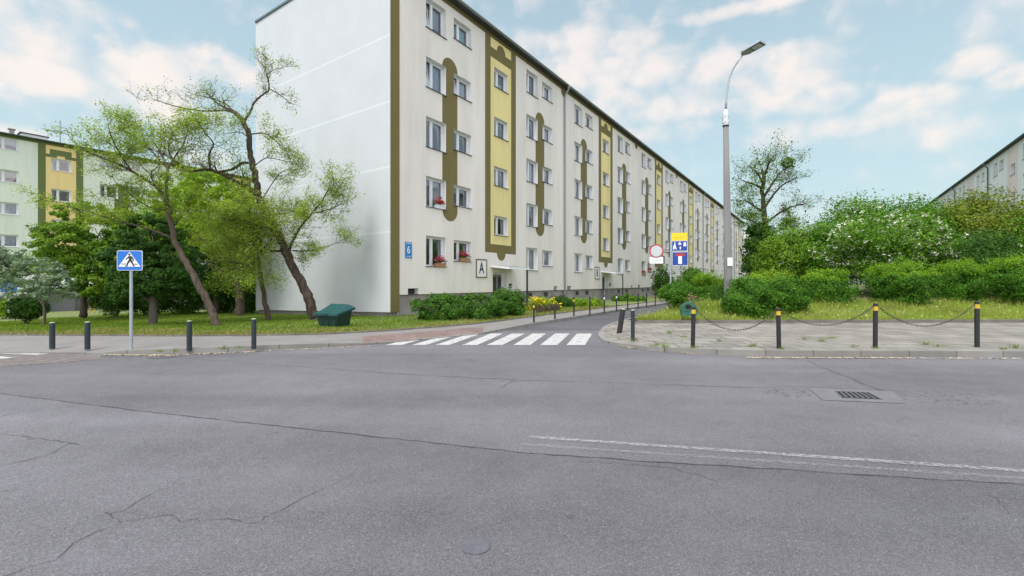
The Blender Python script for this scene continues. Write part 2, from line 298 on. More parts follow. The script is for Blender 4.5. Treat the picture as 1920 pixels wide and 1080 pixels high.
def pane_mat():
    m = bpy.data.materials.new('window_glass'); m.use_nodes = True; nt = m.node_tree; N = nt.nodes; L = nt.links
    t = N.new('ShaderNodeBsdfTransparent'); t.inputs[0].default_value = (.80,.85,.88,1); g = N.new('ShaderNodeBsdfGlossy'); g.inputs['Roughness'].default_value = .03; g.inputs[0].default_value = (.9,.93,1,1)
    f = N.new('ShaderNodeFresnel'); f.inputs[0].default_value = 1.5; a = N.new('ShaderNodeMath'); a.operation = 'MULTIPLY_ADD'; a.use_clamp = True; a.inputs[1].default_value = 1.5; a.inputs[2].default_value = .13; L.new(f.outputs[0], a.inputs[0])
    tc = N.new('ShaderNodeTexCoord'); n = N.new('ShaderNodeTexNoise'); n.inputs['Scale'].default_value = 1.4; L.new(tc.outputs['Object'], n.inputs[0]); bp = N.new('ShaderNodeBump'); bp.inputs['Strength'].default_value = .08; bp.inputs['Distance'].default_value = .05; L.new(n.outputs[0], bp.inputs['Height']); L.new(bp.outputs[0], g.inputs['Normal'])
    ms = N.new('ShaderNodeMixShader'); L.new(a.outputs[0], ms.inputs[0]); L.new(t.outputs[0], ms.inputs[1]); L.new(g.outputs[0], ms.inputs[2]); L.new(ms.outputs[0], N['Material Output'].inputs[0]); return m
M_ASN = asphalt('asphalt_near', (.122,.119,.132), .5, 0, True); M_ASF = asphalt('asphalt_far', (.137,.133,.147), .35, .01); M_ASS = asphalt('asphalt_side', (.093,.093,.104), .2)
M_PAV = mat('pavement_asphalt', (.215,.20,.193), .9, .16, 1.6, .3, 90); M_SLAB = slabs('pavement_slabs', (.268,.252,.230), .7, .5, R(2), .02, .42, False, .2)
M_RED = slabs('red_pavers', (.225,.16,.153), .2, .1, R(35), .006, .7); M_KERB = slabs('kerb_stone', (.25,.245,.235), 1.0, 40, 0, .012, .5)
M_EDGE = mat('edging_stone', (.17,.155,.14), .95, .35, 2.5, .4, 40); M_COB = slabs('cobble', (.22,.195,.19), .22, .12, R(20), .016, .45)
M_GRND = mat('soil_grass', (.075,.12,.03), 1, .4, 1.5, .4, 30, col2=(.09,.085,.05)); M_VERGE = mat('verge_soil', (.10,.13,.035), 1, .4, 1.2, .4, 30, col2=(.11,.10,.05))
M_LAWN = mat('lawn_base', (.11,.17,.035), 1, .3, 1.3, .5, 40, col2=(.17,.165,.07))
M_CREAM = mat('cream_render', (.785,.74,.69), .9, .10, .55, .15, 120, streak=True); M_OLIVE = mat('olive_render', (.172,.142,.050), .9, .1, .8, .15, 120, streak=True)
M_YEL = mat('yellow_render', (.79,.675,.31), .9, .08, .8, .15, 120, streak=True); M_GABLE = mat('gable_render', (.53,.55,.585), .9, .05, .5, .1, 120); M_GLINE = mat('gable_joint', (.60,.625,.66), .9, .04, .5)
M_PLINTH = mat('concrete_plinth', (.34,.31,.30), .95, .3, 1.1, .5, 20); M_REV = mat('reveal_render', (.84,.85,.86), .9, .05, 2)
M_GREEN = mat('pale_green_render', (.72,.77,.68), .9, .06, .6, .1, 120, streak=True); M_OLIVE2 = mat('moss_green_render', (.135,.17,.06), .9, .1, .8, streak=True); M_OCH = mat('ochre_render', (.80,.62,.28), .9, .06, .8, streak=True)
M_MINT = mat('mint_render', (.78,.82,.79), .9, .05, .6, streak=True); M_PINK = mat('blush_render', (.78,.68,.63), .9, .05, .6, streak=True)
M_ROOF = mat('roof_felt', (.07,.075,.08), .9, .3, 2); M_GUT = flat('zinc_gutter', (.30,.33,.34), .45, .6); M_GUTG = flat('green_gutter', (.10,.16,.16), .5, .3); M_DARKSILL = flat('sill_metal', (.07,.07,.075), .5, .4); M_WSILL = flat('white_sill', (.72,.74,.76), .6)
M_PVC = flat('white_pvc', (.80,.81,.83), .45); M_DARKIN = flat('room_shadow_dark', (.05,.05,.055), .9); M_NET = mat('net_curtain', (.72,.72,.74), .95, .15, 5, streak=True); M_NETC = mat('cream_curtain', (.62,.56,.45), .95, .15, 5, streak=True); M_BEIGE = mat('beige_curtain', (.38,.27,.19), .95, .2, 5, streak=True); M_PALEB = mat('blue_curtain', (.40,.48,.60), .95, .15, 5, streak=True); M_GREYC = mat('grey_blind', (.42,.43,.47), .9, .1, 6); M_TEAL = mat('green_blind', (.35,.60,.52), .9, .1, 6)
M_GLASS = pane_mat(); M_WHITE = worn_paint('road_paint', (.50,.495,.49), .95, .39, 8); M_FAINT = worn_paint('worn_line_paint', (.45,.44,.45), .55, .48, 26); M_FAINT2 = worn_paint('faded_line_paint', (.45,.45,.46), .33, .52, 26)
M_BLK = mat('black_paint', (.018,.018,.02), .5, .4, 9); M_YELP = mat('yellow_paint', (.60,.41,.03), .6, .12, 14); M_DKG = mat('dark_bollard_paint', (.018,.03,.038), .45, .25, 10); M_CAPW = mat('concrete_cap', (.62,.60,.50), .9, .2, 12); M_CAPL = mat('mossy_cap', (.42,.52,.30), .9, .2, 12)
M_STEEL = mat('galvanised', (.42,.46,.50), .5, .18, 7, 0, 40, .5); M_CONC = mat('lamp_concrete', (.20,.198,.20), .95, .25, 2.2, .3, 60, streak=True); M_LTST = mat('pale_steel', (.62,.66,.68), .5, .12, 6, 0, 40, .3)
M_BLUE = flat('sign_blue', (.015,.15,.58), .4); M_BLUED = flat('sign_deep_blue', (.010,.055,.30), .4); M_BLUE2 = flat('plate_blue', (.03,.22,.55), .4); M_SWHT = flat('sign_white', (.78,.79,.80), .45); M_SRED = flat('sign_red', (.45,.03,.045), .4); M_SYEL = flat('sign_yellow', (.82,.60,.02), .4); M_SGRY = flat('sign_grey', (.52,.56,.58), .5); M_SBLK = flat('sign_black', (.015,.015,.02), .5)
M_BINT = mat('teal_plastic', (.008,.066,.068), .38, .25, 5); M_BINB = mat('dark_teal_plastic', (.005,.030,.029), .45, .25, 5); M_GRN = mat('green_bin_paint', (.02,.12,.08), .45, .3, 8)
M_BARK = mat('bark', (.11,.082,.06), 1, .5, 11, 1, 22, col2=(.035,.025,.02), streak=True); M_BARKD = mat('dark_bark', (.085,.062,.047), 1, .5, 11, 1, 22, col2=(.022,.016,.013), streak=True); M_BARKG = mat('grey_bark', (.11,.095,.08), 1, .4, 9, .8, 30, streak=True)
M_RUST = mat('chain_iron', (.09,.075,.062), .8, .4, 20, 0, 40, .2); M_TERRA = mat('terracotta', (.42,.20,.11), .85, .15, 10); M_BRICK = slabs('brick', (.34,.19,.15), .25, .08, 0, .008, 1.4); M_GREYP = flat('grey_panel', (.25,.25,.28), .7); M_IRON = mat('cast_iron', (.16,.16,.18), .55, .2, 25, .3, 90, .4); M_CONL = mat('concrete_patch', (.155,.15,.16), .9, .15, 4, .3, 60); M_HOLE = flat('drain_dark', (.008,.008,.009), .9); M_CRACK = worn_paint('crack_tar', (.045,.045,.05), .74, .37, 11); M_SEED = mat('seed_litter', (.55,.44,.30), .95, .3, 30)
L_LOC = foliage('locust_leaf', (.14,.25,.03), (.36,.45,.08), .35); L_LOC2 = foliage('locust_leaf_pale', (.15,.235,.03), (.33,.40,.075), .32)
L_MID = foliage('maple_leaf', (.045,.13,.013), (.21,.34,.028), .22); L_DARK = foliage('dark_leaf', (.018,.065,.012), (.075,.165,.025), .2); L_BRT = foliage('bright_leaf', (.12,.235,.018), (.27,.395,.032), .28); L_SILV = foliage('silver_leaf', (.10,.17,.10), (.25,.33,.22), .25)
L_HEDGE = foliage('hedge_leaf', (.020,.078,.008), (.105,.245,.022), .15, 2.5); L_HEDGED = foliage('dark_hedge_leaf', (.025,.085,.012), (.085,.19,.022), .15, 2.5); L_HTOP = foliage('hedge_young_lit_leaf', (.20,.38,.014), (.32,.48,.035), .4, 2.5); L_SHRUB = foliage('shrub_leaf', (.022,.095,.007), (.145,.29,.022), .18, .7); L_OLV = foliage('olive_shrub_leaf', (.07,.11,.008), (.20,.25,.025), .2, .7)
L_GRASS = foliage('grass_blade', (.09,.175,.014), (.19,.265,.035), .3, .8); L_TALL = foliage('tall_grass_blade', (.19,.31,.028), (.37,.43,.10), .4, 1.2); L_STRAW = foliage('straw_blade', (.24,.205,.075), (.38,.33,.15), .3, 1.2); L_SEEDH = foliage('seed_head', (.38,.44,.14), (.58,.60,.30), .3); L_FLW = foliage('white_blossom', (.62,.64,.58), (.80,.81,.76), .2); L_YFL = foliage('yellow_blossom', (.62,.47,.02), (.80,.62,.04), .2); L_PKF = foliage('pink_blossom', (.45,.03,.10), (.66,.08,.22), .2, 9); L_RDF = foliage('red_blossom', (.45,.01,.02), (.62,.03,.04), .2, 9); L_DRY = foliage('dry_leaf', (.25,.18,.11), (.40,.30,.20), .2)
# ================================================================ GROUND
def ground():
    gx = np.unique(np.concatenate([np.linspace(-900,-100,9), np.linspace(-100,100,81), np.linspace(100,900,9)]))
    gy = np.unique(np.concatenate([np.linspace(-300,0,7), np.linspace(0,120,61), np.linspace(120,1200,13)]))
    X, Y = np.meshgrid(gx, gy, indexing='ij'); Z = terrain(X, Y)-.08
    idx = np.arange(X.size).reshape(X.shape)
    q = np.stack([idx[:-1,:-1], idx[1:,:-1], idx[1:,1:], idx[:-1,1:]], -1).reshape(-1,4)
    me = bpy.data.meshes.new('ground'); me.from_pydata(np.stack([X,Y,Z],-1).reshape(-1,3).tolist(), [], q.tolist()); me.materials.append(M_GRND)
    tag(link('ground', me), kind='structure')
ground()
SEAM = [G(0,738), G(240,768), G(480,795), G(740,823), G(990,850), G(1220,866), G(1455,880), G(1700,896), G(1920,908)]
def road():
    mb = MB(); s = [Vector((-80,7.4,0)), Vector((-12,7.3,0))]+SEAM+[Vector((8,2.9,0)), Vector((80,-9,0))]
    mb.face([(-80,-40,0),(80,-40,0)]+[tuple(p) for p in reversed(s)], 0)
    el = G(1000,611.5); a = Vector((el.x, el.y, 0))-Vector((NV[0],NV[1],0))*.4
    f = a+Vector((DV[0],DV[1],0))*110; rr = Vector((a.x,a.y,0))+Vector((NV[0],NV[1],0))*4.2; fr = rr+Vector((DV[0],DV[1],0))*110
    mb.face([tuple(p) for p in s]+[(80,15.2,0), tuple(rr), tuple(fr), tuple(f), tuple(a), (-5,12.2,0), (-80,12.2,0)], 1)
    o = mb.build('road', [M_ASN, M_ASF]); tag(o, kind='structure')
    mb = MB(); b0 = G(985,622)
    q = [G(955,619.5), G(1135,619.5)]; d3 = Vector((DV[0],DV[1],0)); q = [q[0]-Vector((.5,0,0)), q[1]+Vector((.5,0,0)), q[1]+Vector((.5,0,0))+d3*100, q[0]-Vector((.5,0,0))+d3*100]
    mb.face([(p.x,p.y,.004) for p in q]); tag(mb.build('side_road', M_ASS), kind='structure')
road()
def ribbon(name, pts, w, mat_, z=.004, jag=.02, step=.12, seed=1):
    r = random.Random(seed); mb = MB(); out = []
    for a, b in zip(pts[:-1], pts[1:]):
        n = max(2, int((b-a).length/step))
        for i in range(n): out.append(a.lerp(b, i/n)+Vector((r.uniform(-jag,jag), r.uniform(-jag,jag), 0)))
    out.append(pts[-1])
    for i in range(len(out)-1):
        t = (out[i+1]-out[i]).normalized(); p = Vector((-t.y,t.x,0)); wa = w*r.uniform(.35,1.5)*.5
        if i == 0: pa = (out[0]+p*wa, out[0]-p*wa)
        pb = (out[i+1]+p*wa, out[i+1]-p*wa)
        mb.face([(v.x,v.y,z) for v in (pa[0],pa[1],pb[1],pb[0])]); pa = pb
    return tag(mb.build(name, mat_), kind='structure')
ribbon('road_seam', [Vector((-12,7.3,0))]+SEAM+[Vector((8,2.9,0))], .017, M_CRACK, .005, .012)
ribbon('road_crack', [G(150,975), G(230,958), G(262,938), G(330,905), G(345,895)], .006, M_CRACK, .005, .03, .06, 2)
ribbon('road_crack', [G(200,962), G(232,978), G(300,966), G(340,975), G(405,974), G(470,986), G(520,958), G(580,930), G(660,890)], .006, M_CRACK, .005, .03, .06, 3)
ribbon('road_crack', [G(0,1082), G(90,1055), G(150,1015), G(230,978)], .006, M_CRACK, .005, .03, .06, 4)
ribbon('road_crack', [G(-20,878), G(60,862), G(100,848), G(130,832), G(150,834)], .009, M_CRACK, .005, .015, .08, 5)
ribbon('road_crack', [G(-10,814), G(70,822), G(150,834)], .008, M_CRACK, .005, .02, .08, 6)
ribbon('road_crack', [G(1513,676), G(1570,700), G(1640,728), G(1680,745)], .016, M_CRACK, .005, .03, .15, 7)
ribbon('road_crack', [G(300,668), G(520,685), G(760,702), G(950,712), G(1330,724), G(1440,728), G(1500,725), G(1690,733)], .014, M_CRACK, .005, .03, .2, 8)
ribbon('road_crack', [G(0,782), G(40,773), G(75,767)], .008, M_CRACK, .005, .02, .08, 9)
ribbon('road_crack', [G(1085,865), G(1200,872), G(1290,885), G(1350,905)], .007, M_CRACK, .005, .03, .06, 10)
ribbon('road_crack', [G(935,730), G(965,714)], .012, M_CRACK, .005, .03, .1, 11)
# road markings
def markings():
    mb = MB()
    for (b0, b1, t0) in ((723,753,795),(772,798,834),(816,842,875),(866,895,920),(912,942,960),(962,994,998),(1012,1045,1041),(1062,1097,1082)):
        A = G(b0,647.5); B = G(b1,647.5); d = (G(1082,625.8)-G(1062,647.5))
        T = G(t0,625.8) if t0 > 900 else A+d
        mb.face([(p.x,p.y,.008) for p in (A, B, B+(T-A), T)])
    tag(mb.build('crosswalk_marking', M_WHITE), kind='structure')
    mb = MB()
    for q in (((-300,655),(0,657),(108,661.5),(70,666),(0,663.5),(-300,660)), ((-300,666),(0,668.5),(28,671),(-2,673.5),(-300,671))):
        mb.face([(G(*p).x, G(*p).y, .008) for p in q])
    tag(mb.build('crosswalk_marking', M_WHITE), kind='structure')
    mb = MB(); a, b = G(990,820), G(1920,884); d = (b-a).normalized(); e = a+d*9; p = Vector((-d.y,d.x,0))*.036
    mb.face([(v.x,v.y,.008) for v in (a-p, a+p, e+p, e-p)])
    a, b = G(976,834), G(1920,898); d = (b-a).normalized(); e = a+d*8.6; p = Vector((-d.y,d.x,0))*.028
    mb.face([(v.x,v.y,.008) for v in (a-p, a+p, e+p, e-p)], 1)
    tag(mb.build('lane_line_marking', [M_FAINT, M_FAINT2]), kind='structure')
    mb = MB(); mb.face([(G(*p).x,G(*p).y,.004) for p in ((-400,664),(0,664),(190,665),(190,674),(110,680),(0,688),(-400,690))]); tag(mb.build('cobbled_apron', M_COB), kind='structure')
markings()
# pavements
def resample(pts, n):
    pts = [Vector(p) for p in pts]; d = [0]
    for a, b in zip(pts[:-1], pts[1:]): d.append(d[-1]+(b-a).length)
    return pts, d
d3 = Vector((DV[0],DV[1],0)); n3 = Vector((NV[0],NV[1],0))
LO = [(0,663,.03),(190,664,.03),(245,665,.10),(330,664,.12),(480,658,.12),(600,652,.10),(680,647.5,.05),(737,643,.03),(797,637,.03),(893,628,.03),(930,622.5,.06),(1000,611.5,.12),(1040,605,.12),(1170,583,.12)]
LI = [(0,629),(190,630),(245,630.5),(330,631),(480,630),(600,628),(680,624),(737,620.5),(797,616),(893,608),(930,603.5),(1000,594.5),(1053,587.5),(1185,571)]
lo = [G(a,b) for a,b,c in LO]; lz = [c for a,b,c in LO]; li = [G(a,b,.12) for a,b in LI]
lo = [Vector((-70,lo[0].y,0))]+lo+[lo[-1]+d3*90]; lz = [.03]+lz+[.12]; li = [Vector((-70,li[0].y,.12))]+li+[li[-1]+d3*90]
def fine(pts, extra=None):
    o = []; e = []
    for i in range(len(pts)-1):
        k = 6 if 0 < i < len(pts)-2 else 20
        for j in range(k):
            o.append(pts[i].lerp(pts[i+1], j/k)); 
            if extra: e.append(extra[i]+(extra[i+1]-extra[i])*j/k)
    o.append(pts[-1]); e.append(extra[-1] if extra else 0)
    return (o, e) if extra else o
flo, flz = fine(lo, lz); fli = fine(li)
def left_pavement():
    kb = MB(); pv = MB(); rows = [0, .18, .3, .5, .62, .8, 1]
    for i in range(len(flo)-1):
        def pt(k, t):
            a, b = flo[k], fli[k]; w = (b-a).length; kt = .13/w
            tt = kt+(1-kt)*t; q = a.lerp(b, tt); za = flz[k]; return (q.x, q.y, za+(.12-za)*min(1, t*2.2))
        def kp(k, inner, z):
            a, b = flo[k], fli[k]; w = Vector((b.x-a.x,b.y-a.y,0)); w.normalize(); q = a+w*(.13 if inner else 0); return (q.x, q.y, z)
        z0, z1 = flz[i]+.004, flz[i+1]+.004
        kb.face([kp(i,0,-.02), kp(i+1,0,-.02), kp(i+1,0,z1), kp(i,0,z0)]); kb.face([kp(i,0,z0), kp(i+1,0,z1), kp(i+1,1,z1), kp(i,1,z0)])
        px = flo[i].x/flo[i].y*F+960
        for r in range(len(rows)-1):
            red = 1 if (675 < px < 905 and 0 < r+1 <= 3 and flo[i].y < 16) else 0
            pv.face([pt(i,rows[r]), pt(i+1,rows[r]), pt(i+1,rows[r+1]), pt(i,rows[r+1])], red)
    tag(pv.build('pavement', [M_PAV, M_RED]), kind='structure'); tag(kb.build('kerb', M_KERB), kind='structure')
    ed = MB()
    for i in range(len(fli)-1):
        def ip(k, off, z):
            a, b = flo[k], fli[k]; w = Vector((b.x-a.x,b.y-a.y,0)).normalized(); q = b+w*off; return (q.x, q.y, z+terrain(q.x,q.y))
        for (o0,q0,o1,q1) in ((0,.10,0,.165),(0,.165,.07,.165),(.07,.165,.07,.05)):
            ed.face([ip(i,o0,q0), ip(i+1,o0,q0), ip(i+1,o1,q1), ip(i,o1,q1)])
    tag(ed.build('lawn_edging', M_EDGE), kind='structure')
left_pavement()
def left_dist():                                          # polyline as arrays for the lawn mask
    A = np.array([[p.x,p.y] for p in fli]); return A
LIA = left_dist()
def lawn_side(X, Y):                                      # signed distance to the pavement's back edge, positive on the lawn
    A = LIA[:-1]; B = LIA[1:]; best = np.full(X.shape, 1e9); sg = np.zeros(X.shape)
    for a, b in zip(A, B):
        d = b-a; l2 = (d*d).sum(); t = np.clip(((X-a[0])*d[0]+(Y-a[1])*d[1])/l2, 0, 1)
        dx = X-a[0]-t*d[0]; dy = Y-a[1]-t*d[1]; dist = np.hypot(dx, dy); cr = d[0]*(Y-a[1])-d[1]*(X-a[0])
        k = dist < best; best = np.where(k, dist, best); sg = np.where(k, np.sign(cr), sg)
    return best*sg
def lawn_z(x, y): return terrain(x, y)+.13+.02*np.sin(x*1.3)*np.sin(y*1.7)
def lawn():
    mb = MB()
    for i in range(len(fli)-1):
        def ip(k, off):
            a, b = flo[k], fli[k]; w = Vector((b.x-a.x,b.y-a.y,0)).normalized(); q = b+w*off; return (q.x, q.y, float(lawn_z(q.x,q.y)))
        for o0, o1 in ((.06,.5),(.5,1.0)): mb.face([ip(i,o0), ip(i+1,o0), ip(i+1,o1), ip(i,o1)])
    xs = np.concatenate([np.arange(-70,-24,1.5), np.arange(-24,12,.4), np.arange(12,60,2)]); ys = np.concatenate([np.arange(11,30,.4), np.arange(30,110,2)])
    X, Y = np.meshgrid(xs, ys, indexing='ij'); D = lawn_side(X, Y); Z = np.where(D > .55, lawn_z(X, Y), -.3+terrain(X,Y)*1.0)
    n0 = len(mb.v); idx = np.arange(X.size).reshape(X.shape)+n0; mb.v += [tuple(p) for p in np.stack([X,Y,Z],-1).reshape(-1,3).tolist()]
    for i in range(len(xs)-1):
        for j in range(len(ys)-1):
            if max(D[i,j],D[i+1,j],D[i,j+1],D[i+1,j+1]) > .4: mb.f.append((idx[i,j],idx[i+1,j],idx[i+1,j+1],idx[i,j+1])); mb.m.append(0)
    tag(mb.build('lawn', M_LAWN), kind='structure')
lawn()
# right pavement
RO = [(1168,605,.12),(1143,612,.10),(1130,617,.06),(1123,624,.03),(1121.5,630,.03),(1126,637,.04),(1134,643,.05),(1160,648,.06),(1214,657,.09),(1263,661,.10),(1322,665,.12),(1417,667.5,.12),(1600,668.8,.12),(1920,669.5,.12)]
ro = [G(a,b) for a,b,c in RO]; rz_ = [c for a,b,c in RO]; ro = [ro[0]+d3*60]+ro+[Vector((80,ro[-1].y-.1,0))]; rz_ = [.12]+rz_+[.12]
VC = G(1190,606.5,.12); VR = Vector((80, G(1920,602.5,.12).y+1.0, .12))
def right_pavement():
    mb = MB(); kb = MB(); fo, fz = fine(ro, rz_); cx = Vector((5.2,14.2,0))
    inn = []
    for k, p in enumerate(fo):
        a = fo[max(0,k-1)]; b = fo[min(len(fo)-1,k+1)]; t = (b-a).normalized(); w = Vector((-t.y,t.x,0)); inn.append(p+w*.14)
    for i in range(len(fo)-1):
        z0, z1 = fz[i]+.004, fz[i+1]+.004; a, b, c, d = fo[i], fo[i+1], inn[i+1], inn[i]
        kb.face([(a.x,a.y,-.02),(b.x,b.y,-.02),(b.x,b.y,z1),(a.x,a.y,z0)]); kb.face([(a.x,a.y,z0),(b.x,b.y,z1),(c.x,c.y,z1),(d.x,d.y,z0)])
    # paved sheet: from the kerb's inner edge to 1.2 m in, rising to its full height, then the flat field
    in2 = []
    for k, p in enumerate(inn):
        a = fo[max(0,k-1)]; b = fo[min(len(fo)-1,k+1)]; t = (b-a).normalized(); w = Vector((-t.y,t.x,0)); in2.append(p+w*.55)
    for i in range(20, len(fo)-1):
        a, b, c, d = inn[i], inn[i+1], in2[i+1], in2[i]
        mb.face([(a.x,a.y,fz[i]),(b.x,b.y,fz[i+1]),(c.x,c.y,.12),(d.x,d.y,.12)])
    core = in2[20:]; mb.face([(p.x,p.y,.12) for p in core]+[(80,VR.y,.12),(VC.x,VC.y,.12)])
    tag(mb.build('pavement', M_SLAB), kind='structure'); tag(kb.build('kerb', M_KERB), kind='structure')
    eb = MB(); e1 = Vector((VR.x-VC.x, VR.y-VC.y, 0)).normalized(); a = Vector((VC.x,VC.y,0))
    for (s, t, w) in ((a, a+e1*78, Vector((-e1.y,e1.x,0))), (a, a+d3*70, Vector((NV[0],NV[1],0)))):
        q = [s, t, t+w*.08, s+w*.08]; 
        eb.face([(p.x,p.y,.235) for p in q]); eb.face([(q[0].x,q[0].y,.1),(q[1].x,q[1].y,.1),(q[1].x,q[1].y,.235),(q[0].x,q[0].y,.235)])
    tag(eb.build('verge_edging', M_EDGE), kind='structure')
    return e1
E1 = right_pavement()
def verge_z(u, v): return .16+.42*float(sstep(.5, 4.5, v))+.5*float(sstep(6, 16, v))*float(sstep(1, 5, u))
def verge():
    mb = MB(); us = [0,.3,.6,1,1.5,2.2,3,4,5,6,8,10,13,16,20,25,30,40,55,78]; vs = [.06,.3,.6,1,1.5,2,3,4,5,6.5,8,10,13,16,20,26,34,45,70]
    a = Vector((VC.x,VC.y,0)); idx = {}
    for i, u in enumerate(us):
        for j, v in enumerate(vs):
            p = a+E1*u+d3*v; idx[i,j] = len(mb.v); z = verge_z(u, v)*min(1, .55+u*.3) if u < 1.5 else verge_z(u, v); mb.v.append((p.x,p.y,max(.16,z)))
    for i in range(len(us)-1):
        for j in range(len(vs)-1): mb.f.append((idx[i,j],idx[i+1,j],idx[i+1,j+1],idx[i,j+1])); mb.m.append(0)
    tag(mb.build('verge', M_VERGE), kind='structure')
verge()
def blades(pts, h, w, lean=.35):
    n = len(pts); a = rng.uniform(0, 2*np.pi, n); hh = h*rng.uniform(.5, 1.25, n); dx = np.cos(a)*w/2; dy = np.sin(a)*w/2
    lx = rng.normal(size=n)*lean*hh; ly = rng.normal(size=n)*lean*hh; z = np.zeros(n)
    A = pts+np.stack([dx,dy,z],1); B = pts-np.stack([dx,dy,z],1); T = pts+np.stack([lx,ly,hh],1); return np.stack([A,B,T],1).reshape(-1,3)
def grass():
    n = 170000; y = 12.3+20*rng.random(n)**1.5; x = -26+32*rng.random(n); k = (np.abs(x) < y*1.25) & (lawn_side(x, y) > .06)
    dd = (x-C0[0])*-CS+(y-C0[1])*SN; ss = (x-C0[0])*SN+(y-C0[1])*CS
    k &= ~((dd > 0) & (ss > .2)); x, y = x[k], y[k]
    p = np.stack([x, y, lawn_z(x, y)-.01], 1); o = link('grass', np_mesh('grass', blades(p, .075, .028), 3, L_GRASS)); tag(o, 'short mown grass of the lawn beside the white gable', 'grass', kind='stuff')
    ds = lawn_side(x, y); nz = np.sin(x*1.7+np.sin(x*.6)*2)*.5+np.sin(y*2.3+x)*.5; kk = (ds < 1.15+.8*nz) & (rng.random(len(x)) < .8); q = p[kk]+rng.normal(size=(kk.sum(),3))*np.array([.08,.08,0])
    o = link('dry_grass', np_mesh('dry_grass', blades(q, .085, .03, .7), 3, L_STRAW)); tag(o, 'straw coloured dry grass along the lawn edge by the left pavement', 'grass', kind='stuff')
    n = 75000; u = 32*rng.random(n)**1.1; v = .1+7.5*rng.random(n)**1.35; a = np.array([VC.x,VC.y]); q = a+u[:,None]*np.array([E1.x,E1.y])+v[:,None]*DV
    z = .14+.42*sstep(.5,4.5,v)*np.clip(.55+u*.3,0,1); p = np.stack([q[:,0],q[:,1],z],1)
    nz = np.sin(u*2.1+np.sin(v*3.1)*1.3)*.5+np.sin(u*.83+v*1.9)*.5; hs = (.62+.4*nz+.25*rng.normal(size=n)).clip(.2,1.6)
    V = np.concatenate([blades(p[i::5]*np.array([1,1,1]), .30, .026, .42) for i in range(5)]).reshape(-1,3,3); order = np.concatenate([np.arange(n)[i::5] for i in range(5)])
    base = (V[:,0]+V[:,1])/2; V[:,2] = base+(V[:,2]-base)*hs[order][:,None]; dry = rng.random(n) < (.12+.22*nz[order]).clip(.03,.5)
    o = link('tall_grass', np_mesh('tall_grass', V[~dry].reshape(-1,3), 3, L_TALL)); tag(o, 'tall yellow green grass on the verge behind the chain posts', 'grass', kind='stuff')
    o = link('dry_tall_grass', np_mesh('dry_tall_grass', V[dry].reshape(-1,3), 3, L_STRAW)); tag(o, 'dry olive stalks mixed through the tall grass on the right verge', 'grass', kind='stuff')
    i = rng.integers(0, n, 2600); T = V[i,2]; pts = np.repeat(T, 3, 0)+rng.normal(size=(len(T)*3,3))*.02; o = link('seed_heads', np_mesh('seed_heads', leaf_verts(pts, .045, .03, .4), 4, L_SEEDH)); tag(o, 'pale seed heads and small flowers on top of the tall grass', 'grass', kind='stuff')
grass()
# ================================================================ APARTMENT BLOCKS
FH = 2.77
RZ = math.atan2(CS, SN)                                    # local x along the street, local y into the house
def g_frame(mb, w, h, M, mull=.42, tilt=0):
    t, y0, y1 = .065, .225, .30
    mb.box(0, t, y0, y1, 0, h, 0, M); mb.box(w-t, w, y0, y1, 0, h, 0, M); mb.box(t, w-t, y0, y1, 0, t, 0, M); mb.box(t, w-t, y0, y1, h-t, h, 0, M)
    xm = w*mull; mb.box(xm-.06, xm+.06, y0-.003, y1, t, h-t, 0, M)
    for a, b, k in ((t, xm-.06, 1), (xm+.06, w-t, 0)):       # sash rails
        MM = M
        if tilt and k: MM = M @ Matrix.Translation((0, .235, t)) @ Matrix.Rotation(R(-9), 4, 'X') @ Matrix.Translation((0, -.235, -t))
        s = .035
        mb.box(a, a+s, y0+.012, y1-.004, t, h-t, 0, MM); mb.box(b-s, b, y0+.012, y1-.004, t, h-t, 0, MM); mb.box(a+s, b-s, y0+.012, y1-.004, t, t+s, 0, MM); mb.box(a+s, b-s, y0+.012, y1-.004, h-t-s, h-t, 0, MM)
def g_pane(mb, w, h, M, mull=.42, tilt=0, mi=0):
    t = .10; xm = w*mull
    for a, b, k in ((t, xm-.095, 1), (xm+.095, w-t, 0)):
        MM = M
        if tilt and k: MM = M @ Matrix.Translation((0, .235, .065)) @ Matrix.Rotation(R(-9), 4, 'X') @ Matrix.Translation((0, -.235, -.065))
        mb.face([MM @ Vector(p) for p in ((a,.262,t),(b,.262,t),(b,.262,h-t),(a,.262,h-t))], mi)
def g_sill(mb, w, h, M, mi=0):
    mb.prism([(-.04,0),(w+.04,0),(w+.04,.025),(-.04,.025)], -.05, .224, mi, M @ Matrix.Translation((0,0,-.012)))
def g_curt(mb, w, h, M, kind, r, mi=0):
    def low(u):                                             # height of the hem across the window
        if kind == 'none': return .0 if u < .14 or u > .88 else .86
        if kind == 'half': return .45
        if kind == 'low': return 0
        if kind == 'blind': return .3
        if kind == 'sides': return 0 if u < .34 or u > .66 else .82
        return 0
    x0, x1, zt = .03, .97, (.5 if kind == 'low' else 1); n = max(6, int((x1-x0)*w/.08)); b0 = len(mb.v)
    for i in range(n+1):
        u = i/n; x = (x0+(x1-x0)*u)*w; y = .42+(0 if kind == 'blind' else .028*math.sin(i*2.1+r.random()))
        for zz in (low(u), zt): mb.v.append(tuple(M @ Vector((x, y, .04+zz*(h-.08)))))
    for i in range(n): mb.f.append((b0+2*i, b0+2*i+2, b0+2*i+3, b0+2*i+1)); mb.m.append(mi)
WCACHE = {}
